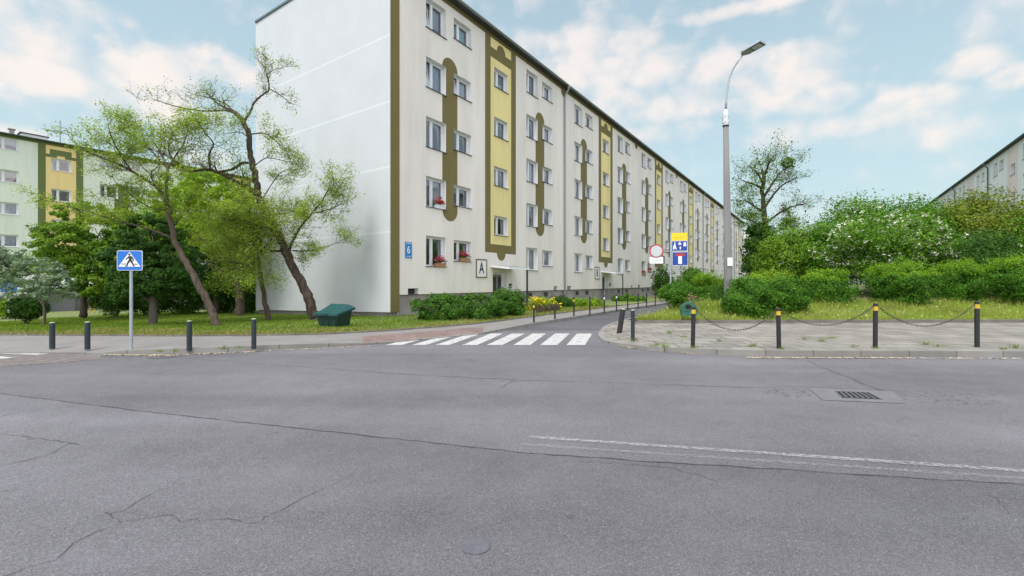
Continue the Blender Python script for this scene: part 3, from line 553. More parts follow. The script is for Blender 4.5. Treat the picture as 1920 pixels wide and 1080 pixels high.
def win_meshes(w, h, kind, tilt, sillm, mull, cv=0):
    k = (round(w,2), round(h,2), kind, tilt, sillm.name, mull, cv)
    if k not in WCACHE:
        I = Matrix.Identity(4); a, b, c, d = MB(), MB(), MB(), MB(); g_frame(a, w, h, I, mull, tilt); g_pane(b, w, h, I, mull, tilt); g_sill(c, w, h, I); g_curt(d, w, h, I, kind, random.Random(3))
        cm = {'blind': M_GREYC, 'teal': M_TEAL}.get(kind, (M_NET, M_NETC, M_BEIGE, M_PALEB)[cv])
        WCACHE[k] = (a.mesh('window', M_PVC), b.mesh('pane', M_GLASS), c.mesh('sill', sillm), d.mesh('curtain', cm))
    return WCACHE[k]
TALL, SHORT = (1.34, 1.43), (1.35, 1.05)
def block(root, x0, nsec, pal, eave=15.42, sep=99, floors=range(5), motif='dome', tall=None, short=None, depth=11.3, seed=1, mull=.42, tabs=(), pipes=(), doors=True, end0=True, bands=True, zb=-1.6, zs=0.0):
    r = random.Random(seed); T, S = tall or TALL, short or SHORT
    L = nsec*15.2; stuff = MB(); stuff_mats = [M_PVC, M_GLASS, pal['sill'], M_NET, M_GREYC, M_TEAL]
    wall = MB(); wm = [pal['wall'], pal['band'], pal['stair'], M_REV, pal.get('under', M_DARKIN)]
    door_x = []
    for k in range(nsec):
        xb = x0+15.2*k; xc = xb+7.6; ops = []
        for f in floors:
            zt = 2.33+FH*f+zs; zsh = 2.65+FH*f+zs
            for rel, sz, z in ((-5.94, T, zt), (-4.03, S, zsh), (2.68, T, zt), (4.60, S, zsh)): ops.append((xc+rel, z, *sz, 'w'))
            if f < 4 and f+1 in floors: ops.append((xc-.67, 4.25+FH*f+zs, 1.34, 1.09, 's'))
        opn = list(ops)
        if doors: opn.append((xc-.80, 1.05, 1.36, 1.10, 'door')); door_x.append((xc-.80, xc+.56))
        if 0 in floors: opn += [(xc-7.05, 1.05, .64, .27, 'vent'), (xc+6.15, 1.05, .5, .27, 'vent')]
        e15 = eave-.25
        xs = {xb, xb+15.2}; zz = {1.05, eave, e15}
        for (a, b, w, h, _) in opn: xs |= {a, a+w}; zz |= {b, b+h}
        xs |= {xc+q for q in (-4.86,-3.76,3.76,4.86,-1.5,1.5,-1.0,1.0)}; zz |= {5.14+zs, 12.06+zs, 3.24+zs, 3.72+zs}
        if motif == 'dome': zz |= {14.1, 14.65}
        else: xs |= {xc-.75, xc+.70, xc-.28, xc+.24}; zz |= {13.7+zs, 13.98+zs, 14.44+zs, 13.9+zs}
        xs = sorted(xs); zz = sorted(zz)
        xs = [a for i, a in enumerate(xs) if i == 0 or a-xs[i-1] > 1e-4]; zz = [a for i, a in enumerate(zz) if i == 0 or a-zz[i-1] > 1e-4]
        stair = MB()
        for i in range(len(xs)-1):
            for j in range(len(zz)-1):
                cx, cz = (xs[i]+xs[i+1])/2, (zz[j]+zz[j+1])/2; q = cx-xc
                if any(a < cx < a+w and b < cz < b+h for (a, b, w, h, _) in opn): continue
                m, tgt = 0, wall
                if cz > e15 and pal['topband']: m = 1
                elif bands and 3.76 < abs(q) < 4.86 and 5.14+zs < cz < 12.06+zs: m = 1
                if abs(q) < 1.5 and cz > 3.24+zs and cz < e15:
                    tgt = stair; m = 2 if (abs(q) < 1.0 and cz > 3.72+zs) else 1
                    if not bands: m = 2
                    elif motif == 'dome' and 14.1 < cz < 14.65: m = 1
                    elif motif == 'step':
                        if 13.7+zs < cz < 13.98+zs: m = 1
                        if -.75 < q < .70 and 13.7+zs < cz < 14.44+zs: m = 1
                        if -.28 < q < .24 and 13.7+zs < cz < 13.9+zs: m = 2
                    if zz[j] < 3.3+zs and not bands: m = 2
                tgt.face([(xs[i],0,zz[j]),(xs[i+1],0,zz[j]),(xs[i+1],0,zz[j+1]),(xs[i],0,zz[j+1])], m)
        def fan(mb, cx, cz, rad, a0, a1, m=1, n=16):
            mb.face([(cx+rad*math.cos(R(a0+(a1-a0)*i/n)), -.003, cz+rad*math.sin(R(a0+(a1-a0)*i/n))) for i in range(n+1)], m)
        if bands:
            if motif == 'dome':
                for q in (-4.31, 4.31): fan(wall, xc+q, 12.06+zs, .55, 0, 180); fan(wall, xc+q, 5.14+zs, .55, 180, 360)
                fan(stair, xc, 14.65, .42, 0, 180)
            fan(wall, xc, 3.24+zs, .42, 180, 360)
            if k in tabs: fan(wall, xb+15.2, e15, .42, 180, 360)
        for (a, b, w, h, kd) in opn:
            tgt = stair if kd == 's' else wall; d = .36 if kd == 'door' else .31
            z0 = b
            for qd in (((a,0,z0),(a,d,z0),(a,d,b+h),(a,0,b+h)), ((a+w,0,z0),(a+w,0,b+h),(a+w,d,b+h),(a+w,d,z0)), ((a,0,b+h),(a,d,b+h),(a+w,d,b+h),(a+w,0,b+h)), ((a,0,z0),(a+w,0,z0),(a+w,d,z0),(a,d,z0))):
                if kd == 'door' and qd[0][2] == z0 and qd[2][2] == z0: continue
                tgt.face(qd, 3)
            if kd == 'vent': wall.face([(a,.28,b),(a+w,.28,b),(a+w,.28,b+h),(a,.28,b+h)], 4)
        if stair.f: stair.build('stair_panel', wm, root)
        for (a, b, w, h, kd) in ops:
            c = r.random()
            kind = 'net' if c < .42 else 'none' if c < .62 else 'half' if c < .76 else 'sides' if c < .88 else 'blind' if c < .97 else 'teal'
            if kd == 's': kind = 'none' if c < .55 else 'low'
            tilt = 1 if r.random() < .3 and kd == 'w' else 0
            if k < sep:
                ms = win_meshes(w, h, kind, tilt, pal['sill'], mull, r.choice((0,0,0,1,1,2,3)))
                o = link('window', ms[0], root, (a, 0, b)); link('pane', ms[1], o); link('sill', ms[2], o); link('curtain', ms[3], o)
            else:
                M = Matrix.Translation((a, 0, b)); tmp = [MB() for _ in range(4)]
                g_frame(tmp[0], w, h, M, mull, tilt); g_pane(tmp[1], w, h, M, mull, tilt); g_sill(tmp[2], w, h, M); g_curt(tmp[3], w, h, M, kind, r)
                for q, t in enumerate(tmp):
                    n0 = len(stuff.v); stuff.v += t.v; stuff.f += [tuple(n0+i for i in f) for f in t.f]; stuff.m += [(q if q < 3 else {'blind': 4, 'teal': 5}.get(kind, 3))]*len(t.f)
    if stuff.f: tag(stuff.build('window', stuff_mats, root), kind='stuff')
    wall.face([(x0,0,1.05),(x0+L,0,1.05),(x0+L,.12,1.05),(x0,.12,1.05)], 4)  # cladding underside coloured near black, standing in for its shadow line
    for (ya, yb2, xa, xb2) in ((0, depth, x0+L, x0+L), (0, depth, x0, x0)): wall.face([(xa,ya,zb),(xa,yb2,zb),(xa,yb2,eave),(xa,ya,eave)], 0)
    wall.face([(x0,depth,zb),(x0+L,depth,zb),(x0+L,depth,eave),(x0,depth,eave)], 0)
    wall.build('wall', wm, root)
    pl = MB(); cur = x0
    for a, b in door_x+[(x0+L, None)]:
        pl.box(cur, a, .10, .4, zb, 1.06, 0); cur = b
    for a, b in door_x: pl.box(a-.0, b, .06, .42, zb, .12, 0)
    pl.build('plinth', M_PLINTH, root)
    for k in range(nsec):
        xc = x0+15.2*k+7.6
        if doors:
            d = MB(); xa, xb_ = xc-.80, xc+.56
            d.box(xa, xa+.09, .30, .40, .12, 2.15, 0); d.box(xb_-.09, xb_, .30, .40, .12, 2.15, 0); d.box(xa+.09, xb_-.09, .30, .40, 2.04, 2.15, 0)
            do = d.build('door', M_PVC, root)
            d = MB(); d.box(xa+.09, xa+.86, .33, .38, .13, 2.04, 0); d.box(xa+.865, xb_-.09, .33, .38, .13, 2.04, 0); d.box(xa+.22, xa+.74, .322, .33, .9, 1.9, 1); d.box(xa+.92, xb_-.14, .322, .33, .9, 1.9, 1)
            d.build('door_leaf', [pal.get('door', M_GREYP), M_DARKIN], do)
            d = MB(); d.tube([(xa+.80,.25,1.02),(xa+.80,.25,1.28)], .014); d.tube([(xa+.80,.25,1.05),(xa+.80,.33,1.05)], .01); d.tube([(xa+.80,.25,1.25),(xa+.80,.33,1.25)], .01); d.build('handle', M_STEEL, do)
            c = MB(); c.prism([(0,0),(0,0)], 0, 0) if 0 else None
            v0, v1 = xc-1.0, xc+1.08
            c.face([(v0,0,2.55),(v1,0,2.55),(v1,-1.25,2.42),(v0,-1.25,2.42)], 0); c.face([(v0,0,2.43),(v1,0,2.43),(v1,-1.25,2.30),(v0,-1.25,2.30)], 1)
            c.face([(v0,-1.25,2.30),(v1,-1.25,2.30),(v1,-1.25,2.42),(v0,-1.25,2.42)], 1)
            for v in (v0, v1): c.face([(v,0,2.43),(v,-1.25,2.30),(v,-1.25,2.42),(v,0,2.55)], 1)
            cn = c.build('canopy', [M_GUT, M_PVC], root)
            c = MB(); c.tube([(v1-.12,-1.12,.14),(v1-.12,-1.12,2.32)], .035); c.tube([(v1-.02,-1.12,.14),(v1-.02,-1.12,2.32)], .02); c.build('canopy_post', M_DKG, cn)
            c = MB(); c.box(xc-.9, xc+1.0, -1.4, .05, -.2, .115, 0); c.build('doorstep', M_PLINTH, root)
            c = MB(); c.box(xc+.78, xc+1.0, -.05, -.001, 1.25, 1.52, 0); c.box(xc+.81, xc+.97, -.056, -.05, 1.29, 1.4, 1); c.build('intercom', [M_SBLK, M_STEEL], root)
        if 0 in floors:
            for q in (-5.6, -3.9, 2.9, 4.9):
                b = MB(); b.box(xc+q, xc+q+.62, .088, .10, .58, .98, 0); b.box(xc+q+.05, xc+q+.57, .080, .088, .63, .93, 1); b.build('basement_window', [M_PLINTH, M_DARKIN], root)
    rf = MB(); b0 = MB(); rp = [(-.30, eave+.005), (-.30, eave+.09), (6, eave+.72), (depth+.25, eave+.62), (depth+.25, eave+.005)]
    A = [(x0-.1, y, z) for y, z in rp]; B = [(x0+L+.1, y, z) for y, z in rp]
    rf.face(A); rf.face(B[::-1])
    for i in range(5): j = (i+1) % 5; rf.face([A[i], B[i], B[j], A[j]])
    ro_ = rf.build('roof', M_ROOF, root)
    gt = MB(); n = 7
    for i in range(n):
        a0, a1 = math.pi*i/n, math.pi*(i+1)/n
        for rad in (.085, .08): gt.face([(x0-.05,-.385-rad*math.cos(a0),eave+.07-rad*math.sin(a0)),(x0+L+.05,-.385-rad*math.cos(a0),eave+.07-rad*math.sin(a0)),(x0+L+.05,-.385-rad*math.cos(a1),eave+.07-rad*math.sin(a1)),(x0-.05,-.385-rad*math.cos(a1),eave+.07-rad*math.sin(a1))])
    gt.build('gutter', pal['gutter'], ro_)
    for k in pipes:
        xp = x0+15.2*k; p = MB(); p.tube([(xp,-.38,eave),(xp,-.36,eave-.25),(xp,-.12,eave-.55),(xp,-.10,eave-.7),(xp,-.10,.5),(xp,-.10,.34),(xp,-.28,.14)], .065, 10); p.box(xp-.10, xp+.10, -.47, -.29, eave-.16, eave+.02)
        p.build('downpipe', pal['gutter'], root, True)
    if len(pipes):
        for k in range(nsec*2+1):
            v = MB(); xv = x0+7.6*k+.9; v.box(xv, xv+1.5, 6.2, 7.1, eave+.5, eave+1.15, 0); v.box(xv-.06, xv+1.56, 6.14, 7.16, eave+1.15, eave+1.22, 1); v.build('chimney', [M_PVC, M_ROOF], ro_)
    return root
main = empty('apartment_building', (C0[0], C0[1], 0), RZ)
tag(main, 'long cream five storey block with white blank gable and olive and yellow stair strips', 'apartment block')
PAL = dict(wall=M_CREAM, band=M_OLIVE, stair=M_YEL, sill=M_DARKSILL, gutter=M_GUT, topband=True, door=M_GREYP)
block(main, .57, 7, PAL, 15.42, 4, seed=11, tabs=(0,1,2,4,5), pipes=(1,4,6))
def gable():
    mb = MB(); D = 11.32; zt = lambda y: 15.55+.75*float(sstep(0, 6.5, y)); zbm = lambda y: .32-.29*y/D
    ys = [0.003,.5,1,2,3,4,5,6,6.5,8,9.5,D]; lines = [3.74,6.51,9.28,12.11]
    for i in range(len(ys)-1):
        a, b = ys[i], ys[i+1]; prev = (zbm(a), zbm(b))
        for l in lines:
            for z, m in ((l-.042, 0), (l+.042, 1)):
                mb.face([(.13,a,prev[0]),(.13,b,prev[1]),(.13,b,z),(.13,a,z)], m); prev = (z, z)
        mb.face([(.13,a,prev[0]),(.13,b,prev[1]),(.13,b,zt(b)),(.13,a,zt(a))], 0)
        mb.face([(.13,a,zt(a)),(.13,b,zt(b)),(.56,b,zt(b)),(.56,a,zt(a))], 0); mb.face([(.56,a,14),(.56,b,14),(.56,b,zt(b)),(.56,a,zt(a))], 0)
        mb.face([(.13,a,zbm(a)),(.56,a,zbm(a)),(.56,b,zbm(b)),(.13,b,zbm(b))], 2)
    mb.face([(.13,D,.03),(.56,D,.03),(.56,D,16.3),(.13,D,16.3)], 0)
    # olive return on the street side stands 2 cm proud of the cream render
    mb.face([(.13,.003,.32),(.13,.003,15.55),(.13,-.02,15.5),(.13,-.02,.32)], 3)
    mb.face([(.13,-.02,.32),(.62,-.02,.32),(.62,-.02,15.4),(.13,-.02,15.4)], 3); mb.face([(.62,-.02,.32),(.62,.02,.32),(.62,.02,15.4),(.62,-.02,15.4)], 3); mb.face([(.13,-.02,.32),(.13,.1,.32),(.62,.1,.32),(.62,-.02,.32)], 2); mb.face([(.13,-.02,15.4),(.62,-.02,15.4),(.62,.1,15.5),(.13,.1,15.5)], 3)
    mb.build('end_wall', [M_GABLE, M_GLINE, M_DARKIN, M_OLIVE], main)
    cp = MB()
    for i in range(len(ys)-1):
        a, b = ys[i], ys[i+1]
        cp.face([(.07,a,zt(a)+.06),(.07,b,zt(b)+.06),(.62,b,zt(b)+.06),(.62,a,zt(a)+.06)]); cp.face([(.07,a,zt(a)-.05),(.07,b,zt(b)-.05),(.07,b,zt(b)+.06),(.07,a,zt(a)+.06)]); cp.face([(.07,a,zt(a)-.05),(.07,b,zt(b)-.05),(.13,b,zt(b)-.05),(.13,a,zt(a)-.05)])
    cp.build('coping', M_GUTG, main)
    pb = MB(); pb.box(.30, .56, .11, D, -1.2, .45); pb.build('end_plinth', M_PLINTH, main)
gable()
# pale green block on the left, parallel, its ground lower
lp = empty('apartment_building', (-57.45*CS, 57.45*SN, -.8), RZ)
tag(lp, 'pale green apartment block with ochre stair strip behind the trees at far left', 'apartment block')
PALG = dict(wall=M_GREEN, band=M_OLIVE2, stair=M_OCH, sill=M_WSILL, gutter=M_GUTG, topband=True, door=M_GREYP)
block(lp, 10.74-7.6-15.2, 3, PALG, 15.02, 99, motif='step', tall=(1.36,1.28), short=(1.36,1.05), seed=5, mull=.36, doors=False, zb=-1.0)
def left_roof_bits():
    rf = [c for c in lp.children if c.name.startswith('roof')][0]
    m = MB(); m.box(8.6, 10.3, 2.6, 3.6, 15.2, 16.0, 0); m.box(8.5, 10.4, 2.5, 3.7, 16.0, 16.08, 1); m.build('chimney', [M_PVC, M_ROOF], rf)
    m = MB(); m.box(7.8, 8.1, 2.0, 2.3, 15.2, 16.0, 0); m.box(7.72, 8.18, 1.92, 2.38, 16.0, 16.08, 0); m.build('vent_stack', [M_PLINTH], rf)
    m = MB(); m.tube([(11.4,4,15.4),(11.4,4,18.2)], .07, 6); m.tube([(10.9,4,17.6),(11.9,4,17.6)], .03, 5); m.tube([(11.0,4,17.2),(11.8,4,17.2)], .03, 5); m.build('antenna', M_STEEL, rf)
    # porch of the green block: grey side wall, white post, brick steps, flat roof
    pr = MB(); pr.box(9.2, 9.35, -1.9, .0, -.4, 1.85, 1); pr.box(11.9, 12.02, -1.9, -1.78, -.4, 1.9, 1); pr.box(9.35, 11.5, -.9, -.75, -.3, 1.35, 0); pr.box(9.0, 12.2, -2.1, -.001, 1.9, 2.1, 1)
    p = pr.build('porch', [M_GREYP, M_PVC], lp)
    s = MB()
    for i in range(4): s.box(9.36, 13.0, -2.2-.32*i, -1.91-.32*i if i else -.95, -1.2, -.45-.17*i, 0)
    s.build('steps', M_BRICK, p)
left_roof_bits()
rb = empty('apartment_building', (15.6*CS+117.7*SN, -15.6*SN+117.7*CS, -.4), RZ+math.pi)
tag(rb, 'pale mint apartment block with blush stair strip rising above the shrubs at far right', 'apartment block')
PALM = dict(wall=M_MINT, band=M_MINT, stair=M_PINK, sill=M_DARKSILL, gutter=M_GUTG, topband=False)
block(rb, 0, 5, PALM, 15.42, 99, floors=range(2,5), seed=21, bands=False, doors=False, pipes=(1,2,3,4), motif='dome', zb=-.5)
db = empty('apartment_building', (C0[0]+SN*114, C0[1]+CS*114, -.9), RZ)
tag(db, 'far pale block beyond the end of the long cream one, at the street vanishing point', 'apartment block')
PALD = dict(wall=M_CREAM, band=M_OLIVE, stair=M_YEL, sill=M_DARKSILL, gutter=M_GUT, topband=True)
block(db, 0, 2, PALD, 15.42, 0, seed=31, doors=False, pipes=(1,))
# ================================================================ THINGS ON THE FACADE
def text_mesh(s, size, mat_, ext=.004, bold=0):
    c = bpy.data.curves.new('text', 'FONT'); c.body = s; c.size = size; c.align_x = 'CENTER'; c.align_y = 'CENTER'; c.extrude = ext; c.offset = bold
    o = bpy.data.objects.new('text', c); COL.objects.link(o); bpy.context.view_layer.update()
    me = bpy.data.meshes.new_from_object(o.evaluated_get(bpy.context.evaluated_depsgraph_get())); bpy.data.objects.remove(o); me.materials.clear(); me.materials.append(mat_); return me
def facade_pt(s, y, z): return (C0[0]+SN*s-CS*y, C0[1]+CS*s+SN*y, z)
def letter_sign(k, ch, label):
    s = .57+15.2*k+7.6-1.83; r = empty('entrance_letter_sign', facade_pt(s, 0, 2.335), RZ); tag(r, label, 'sign', 'entrance letters beside the doors')
    m = MB(); m.box(-.41, .41, -.02, -.001, -.44, .44, 0); m.build('panel', M_SWHT, r)
    m = MB()
    for a in ((-.475,-.41,-.505,.505), (.41,.475,-.505,.505), (-.41,.41,.44,.505), (-.41,.41,-.505,-.44)): m.box(a[0],a[1],-.035,-.001,a[2],a[3])
    m.build('frame', M_OLIVE, r)
    o = link('letter', text_mesh(ch, .84, M_SBLK, .004, .012), r, (0,-.026,0)); o.rotation_euler = (R(90),0,0); o.scale = (.72,1,1)
letter_sign(0, 'A', 'white plaque with black letter A in an olive frame by the first entrance')
letter_sign(1, 'B', 'white plaque with black letter B in an olive frame by the second entrance')
letter_sign(2, 'C', 'white plaque with black letter C in an olive frame, behind the street sign post')
def house_number():
    r = empty('house_number_sign', facade_pt(1.14, 0, 3.02), RZ); tag(r, 'blue plate with white house number 6 near the corner of the cream facade', 'sign')
    m = MB(); m.box(-.20, .20, -.02, -.001, -.36, .36, 0); m.build('plate', M_BLUE2, r)
    o = link('number', text_mesh('6', .46, M_SWHT, .003, .004), r, (0,-.024,.0)); o.rotation_euler = (R(90),0,0); o.scale = (.85,1,1)
    m = MB()
    for i, w in enumerate((.05,.03,.06,.04,.05)): m.box(-.15+i*.065, -.15+i*.065+w*.8, -.023, -.02, .28, .325)
    for i, w in enumerate((.05,.04,.06,.05)): m.box(-.12+i*.07, -.12+i*.07+w*.8, -.023, -.02, -.30, -.27)
    m.build('street_name_strip', M_SWHT, r)
house_number()
def flower_box(s, z, w, fm, bm_, label):
    r = empty('flower_box', facade_pt(s, 0, z), RZ); tag(r, label, 'flower box', 'flower boxes on the window sills')
    m = MB(); m.prism([(-w/2+.02,0),(w/2-.02,0),(w/2,.17),(-w/2,.17)], -.09, .09); m.box(-w/2-.01, w/2+.01, -.1, -.085, .15, .18); m.build('box', bm_, r)
    p = np.stack([rng.normal(0, w*.27, 150), rng.normal(0, .07, 150), .24+np.abs(rng.normal(0, .09, 150))], 1); link('leaves', np_mesh('leaves', leaf_verts(p, .07, .05), 4, L_HEDGE), r)
    p = np.stack([rng.normal(0, w*.27, 200), rng.normal(-.03, .08, 200), .27+np.abs(rng.normal(0, .10, 200))], 1); link('blossoms', np_mesh('blossoms', leaf_verts(p, .06, .06), 4, fm), r)
flower_box(3.12, 2.33+FH, .55, L_RDF, M_WSILL, 'white box of red flowers on a first floor sill above the number plate')
flower_box(3.15, 2.33, .62, L_PKF, M_TERRA, 'terracotta box of magenta flowers on the taller ground floor sill nearest the corner')
flower_box(4.95, 2.65, .62, L_PKF, M_TERRA, 'terracotta box of pink flowers on the ground floor sill beside plaque A')
flower_box(.57+30.4+7.6-5.3, 2.33, .9, L_RDF, M_TERRA, 'terracotta box of red flowers on a far ground floor sill left of the round sign')
flower_box(.57+30.4+7.6-3.4, 2.65, .9, L_RDF, M_TERRA, 'orange box of scarlet flowers on the right sill of the far ground floor pair')
# ================================================================ STREET FURNITURE
def bollard(base, h, r_, label, group, capm=M_CAPL, lean=(0,0), bm_=M_DKG, dome=False):
    o = empty('bollard', base); o.rotation_euler = (lean[0], lean[1], 0); tag(o, label, 'bollard', group)
    m = MB(); m.lathe([(r_*1.02,-.05),(r_,.02),(r_,h-.02),(r_*.96,h-.005)], 18); m.build('post', bm_, o, False)
    m = MB(); m.lathe([(r_*.95,h-.004),(r_*.9,h+.006),(r_*.4,h+.012)], 18); m.build('cap', capm, o)
GL = 'dark green bollards along the left pavement'
for (px, yt, yb, lb) in ((98,605,649.5,'dark green bollard at far left, nearest the left crossing'),(164,604,651,'dark green bollard just left of the blue crossing sign'),(355,602,653,'dark green bollard just right of the blue crossing sign, in front of the leaning trunk'),(476,598,650,'dark green bollard standing alone below the thin tree, farthest from the crossing sign')):
    b = G(px, yb, .12); bollard(b, (yb-yt)/F*b.y, .052, lb, GL)
GR = 'plain bollards on the right corner'
b = G(1161,625,.10); bollard(b, 46/F*b.y, .075, 'dark leaning bollard with pale top at the right kerb corner', GR, M_CAPW, (0, R(9)), M_BLK)
b = G(1186.5,638.5,.10); bollard(b, 57/F*b.y, .05, 'upright dark grey bollard beside the leaning one', GR, M_CAPW, (0,0), M_DKG)
def chain_post(base, h, label, lean=0):
    o = empty('chain_post', base); o.rotation_euler = (0, lean, 0); tag(o, label, 'post', 'black and yellow chain posts')
    m = MB(); m.lathe([(.05,-.05),(.05,.004),(.046,.01),(.046,h-.17)], 16); m.build('post', M_BLK, o)
    m = MB(); m.lathe([(.0475,h-.165),(.0475,h-.075)], 16); m.build('yellow_band', M_YELP, o)
    m = MB(); m.lathe([(.046,h-.065),(.05,h-.06),(.05,h-.02),(.035,h-.003),(.01,h)], 16); m.build('cap', M_BLK, o)
    m = MB()
    for sg in (-1,1):
        m.tube([(sg*.045+.025*math.cos(t)*1.0, .0, h-.075+.025*math.sin(t)) for t in np.linspace(0, 2*math.pi, 11)], .005, 5, cap=False)
    m.build('chain_ring', M_RUST, o); return o
CP = [(1299,574.5,650.5),(1460.5,577,653.5),(1641,568.5,652),(1832,564.5,651)]; tops = []
for (px, yt, yb), lb, ln in zip(CP, ('black post with yellow band in front of the green litter bin','black yellow banded post in front of the big dark bush','black yellow banded post third from the green bin, right of the drain grate','black yellow banded post at far right under the clipped bush'), (R(1.2), R(-1), R(.5), 0)):
    b = G(px, yb, .12); h = (yb-yt)/F*b.y; chain_post(b, h, lb, ln); tops.append(b+Vector((math.sin(ln)*h,0,h-.08)))
def chain(a, b, sag, label):
    m = MB(); L_ = (b-a).length; n = int(L_/.055); pts = []
    for i in range(n+1):
        t = i/n; p = a.lerp(b, t); p.z -= sag*(1-(2*t-1)**2)**1.0*1.0; pts.append(p)
    for i in range(n):
        c = (pts[i]+pts[i+1])/2; d = (pts[i+1]-pts[i]); l = d.length*.72; d.normalize(); s = Vector((0,1,0)) if i % 2 else d.cross(Vector((0,1,0))).normalized()
        m.tube([c+d*l*math.cos(t)+s*.02*math.sin(t) for t in np.linspace(0, 2*math.pi, 9)], .005, 5, cap=False)
    tag(m.build('chain', M_RUST), label, 'chain', 'chains hanging between the posts')
    
e = Vector((.06,0,0))
chain(tops[0]+e, tops[1]-e, .44, 'sagging chain between the posts by the bin and the dark bush'); chain(tops[1]+e, tops[2]-e, .36, 'sagging chain over the middle span, below the white blossom'); chain(tops[2]+e, tops[3]-e, .46, 'sagging chain over the rightmost span of posts')
# thin posts along the side street pavement
TP = [(1001,567,604.5,'thin black post in front of the yellow flowers'),(1040.5,578,598,'short thin dark post behind the first one, by the picket edging'),(1076,557,592.5,'thin black post with yellow top left of entrance B'),(1106,555.5,589,'thin black post in front of the plinth left of door B'),(1133,553.5,585,'thin black post in front of door B'),(1156,552,581.5,'thin black post just right of door B'),(1177,550.5,578.5,'thin black post left of the three farthest'),(1196.5,549.5,576,'thin black post third from the round bush'),(1212.5,548.5,573.5,'thin black post second from the round bush'),(1228.5,547.5,573,'thin black post touching the round bush edge')]
for px, yt, yb, lb in TP:
    b = G(px, yb, .12); h = (yb-yt)/F*b.y; o = empty('kerb_post', b); tag(o, lb, 'post', 'thin posts along the side street'); 
    m = MB(); m.lathe([(.034,-.03),(.034,h-.2)], 10); m.lathe([(.034,h-.1),(.036,h-.06),(.02,h)], 10); m.build('post', M_BLK, o)
    m = MB(); m.lathe([(.035,h-.2),(.035,h-.1)], 10); m.build('band', M_YELP if px in (1076,1001) else M_SWHT if px in (1133,1156) else M_BLK, o)
def lamp():
    b = Vector(((1366.5-960)/F*19.2, 19.2, .1)); r = empty('street_lamp', b); r.rotation_euler = (0, R(-.9), 0); tag(r, 'tall grey concrete street lamp with curved steel arm and flat head', 'street lamp')
    def z(y): return CH+(HZ-y)/F*19.2-.1
    m = MB(); m.lathe([(.185,-.2),(.18,.5),(.105,z(235))], 14); m.build('pole', M_CONC, r, True)
    m = MB(); zz = z(235); m.lathe([(.125,zz-.02),(.125,zz+.03),(.12,zz+.04),(.13,zz+.06),(.13,zz+.45),(.09,zz+.60),(.05,zz+.68)], 14)
    for k in range(6):
        for q in (.14,.36):
            a = k*math.pi/3; m.tube([(.12*math.cos(a),.12*math.sin(a),zz+q),(.17*math.cos(a),.17*math.sin(a),zz+q)], .018, 6)
    m.build('sleeve', M_LTST, r); m = MB(); m.lathe([(.128,zz-.05),(.13,zz-.045),(.13,zz-.005),(.128,zz)], 14); m.build('collar', M_SBLK, r)
    k = 19.2/F; ap = [(0,0,z(208)),(.03,-.02,z(190)),(.07,-.04,z(168)),(.14,-.08,z(150)),(.24,-.16,z(135)),(.40,-.30,z(122)),(.56,-.44,z(112))]
    m = MB(); m.tube(ap, [.05,.042,.04,.038,.036,.034,.034], 10); m.build('arm', M_STEEL, r, True)
    d = Vector((.42,-.62,.10)).normalized(); s = d.cross(Vector((0,0,1))).normalized(); u = s.cross(d); o = Vector(ap[-1])
    M = Matrix(((s.x,d.x,u.x,o.x),(s.y,d.y,u.y,o.y),(s.z,d.z,u.z,o.z),(0,0,0,1)))
    h = empty('lamp_head', (0,0,0), 0, r); m = MB(); pl = [(-.10,-.05),(.10,-.05),(.24,.12),(.24,.82),(-.24,.82),(-.24,.12)]
    n = len(pl); A = [M @ Vector((x,y,0)) for x,y in pl]; B = [M @ Vector((x*.9,y,.09)) for x,y in pl]; m.face(A); m.face(B)
    for i in range(n): j = (i+1) % n; m.face([A[i],A[j],B[j],B[i]])
    bpy.data.objects.remove(h); h = m.build('lamp_head', M_STEEL, r)
    m = MB(); m.box(-.19,.19,.40,.76,-.012,-.004,0,M); m.box(-.20,.20,.76,.785,-.02,-.004,1,M); m.box(-.20,.20,.375,.40,-.02,-.004,1,M); m.box(-.21,-.19,.375,.785,-.02,-.004,1,M); m.box(.19,.21,.375,.785,-.02,-.004,1,M); m.build('lens', [M_SGRY, M_SBLK], h)
    m = MB(); m.box(-.11,.11,-.19,-.18,z(499),z(499-0)+.36,0); m.build('number_label', M_SWHT, r)
lamp()
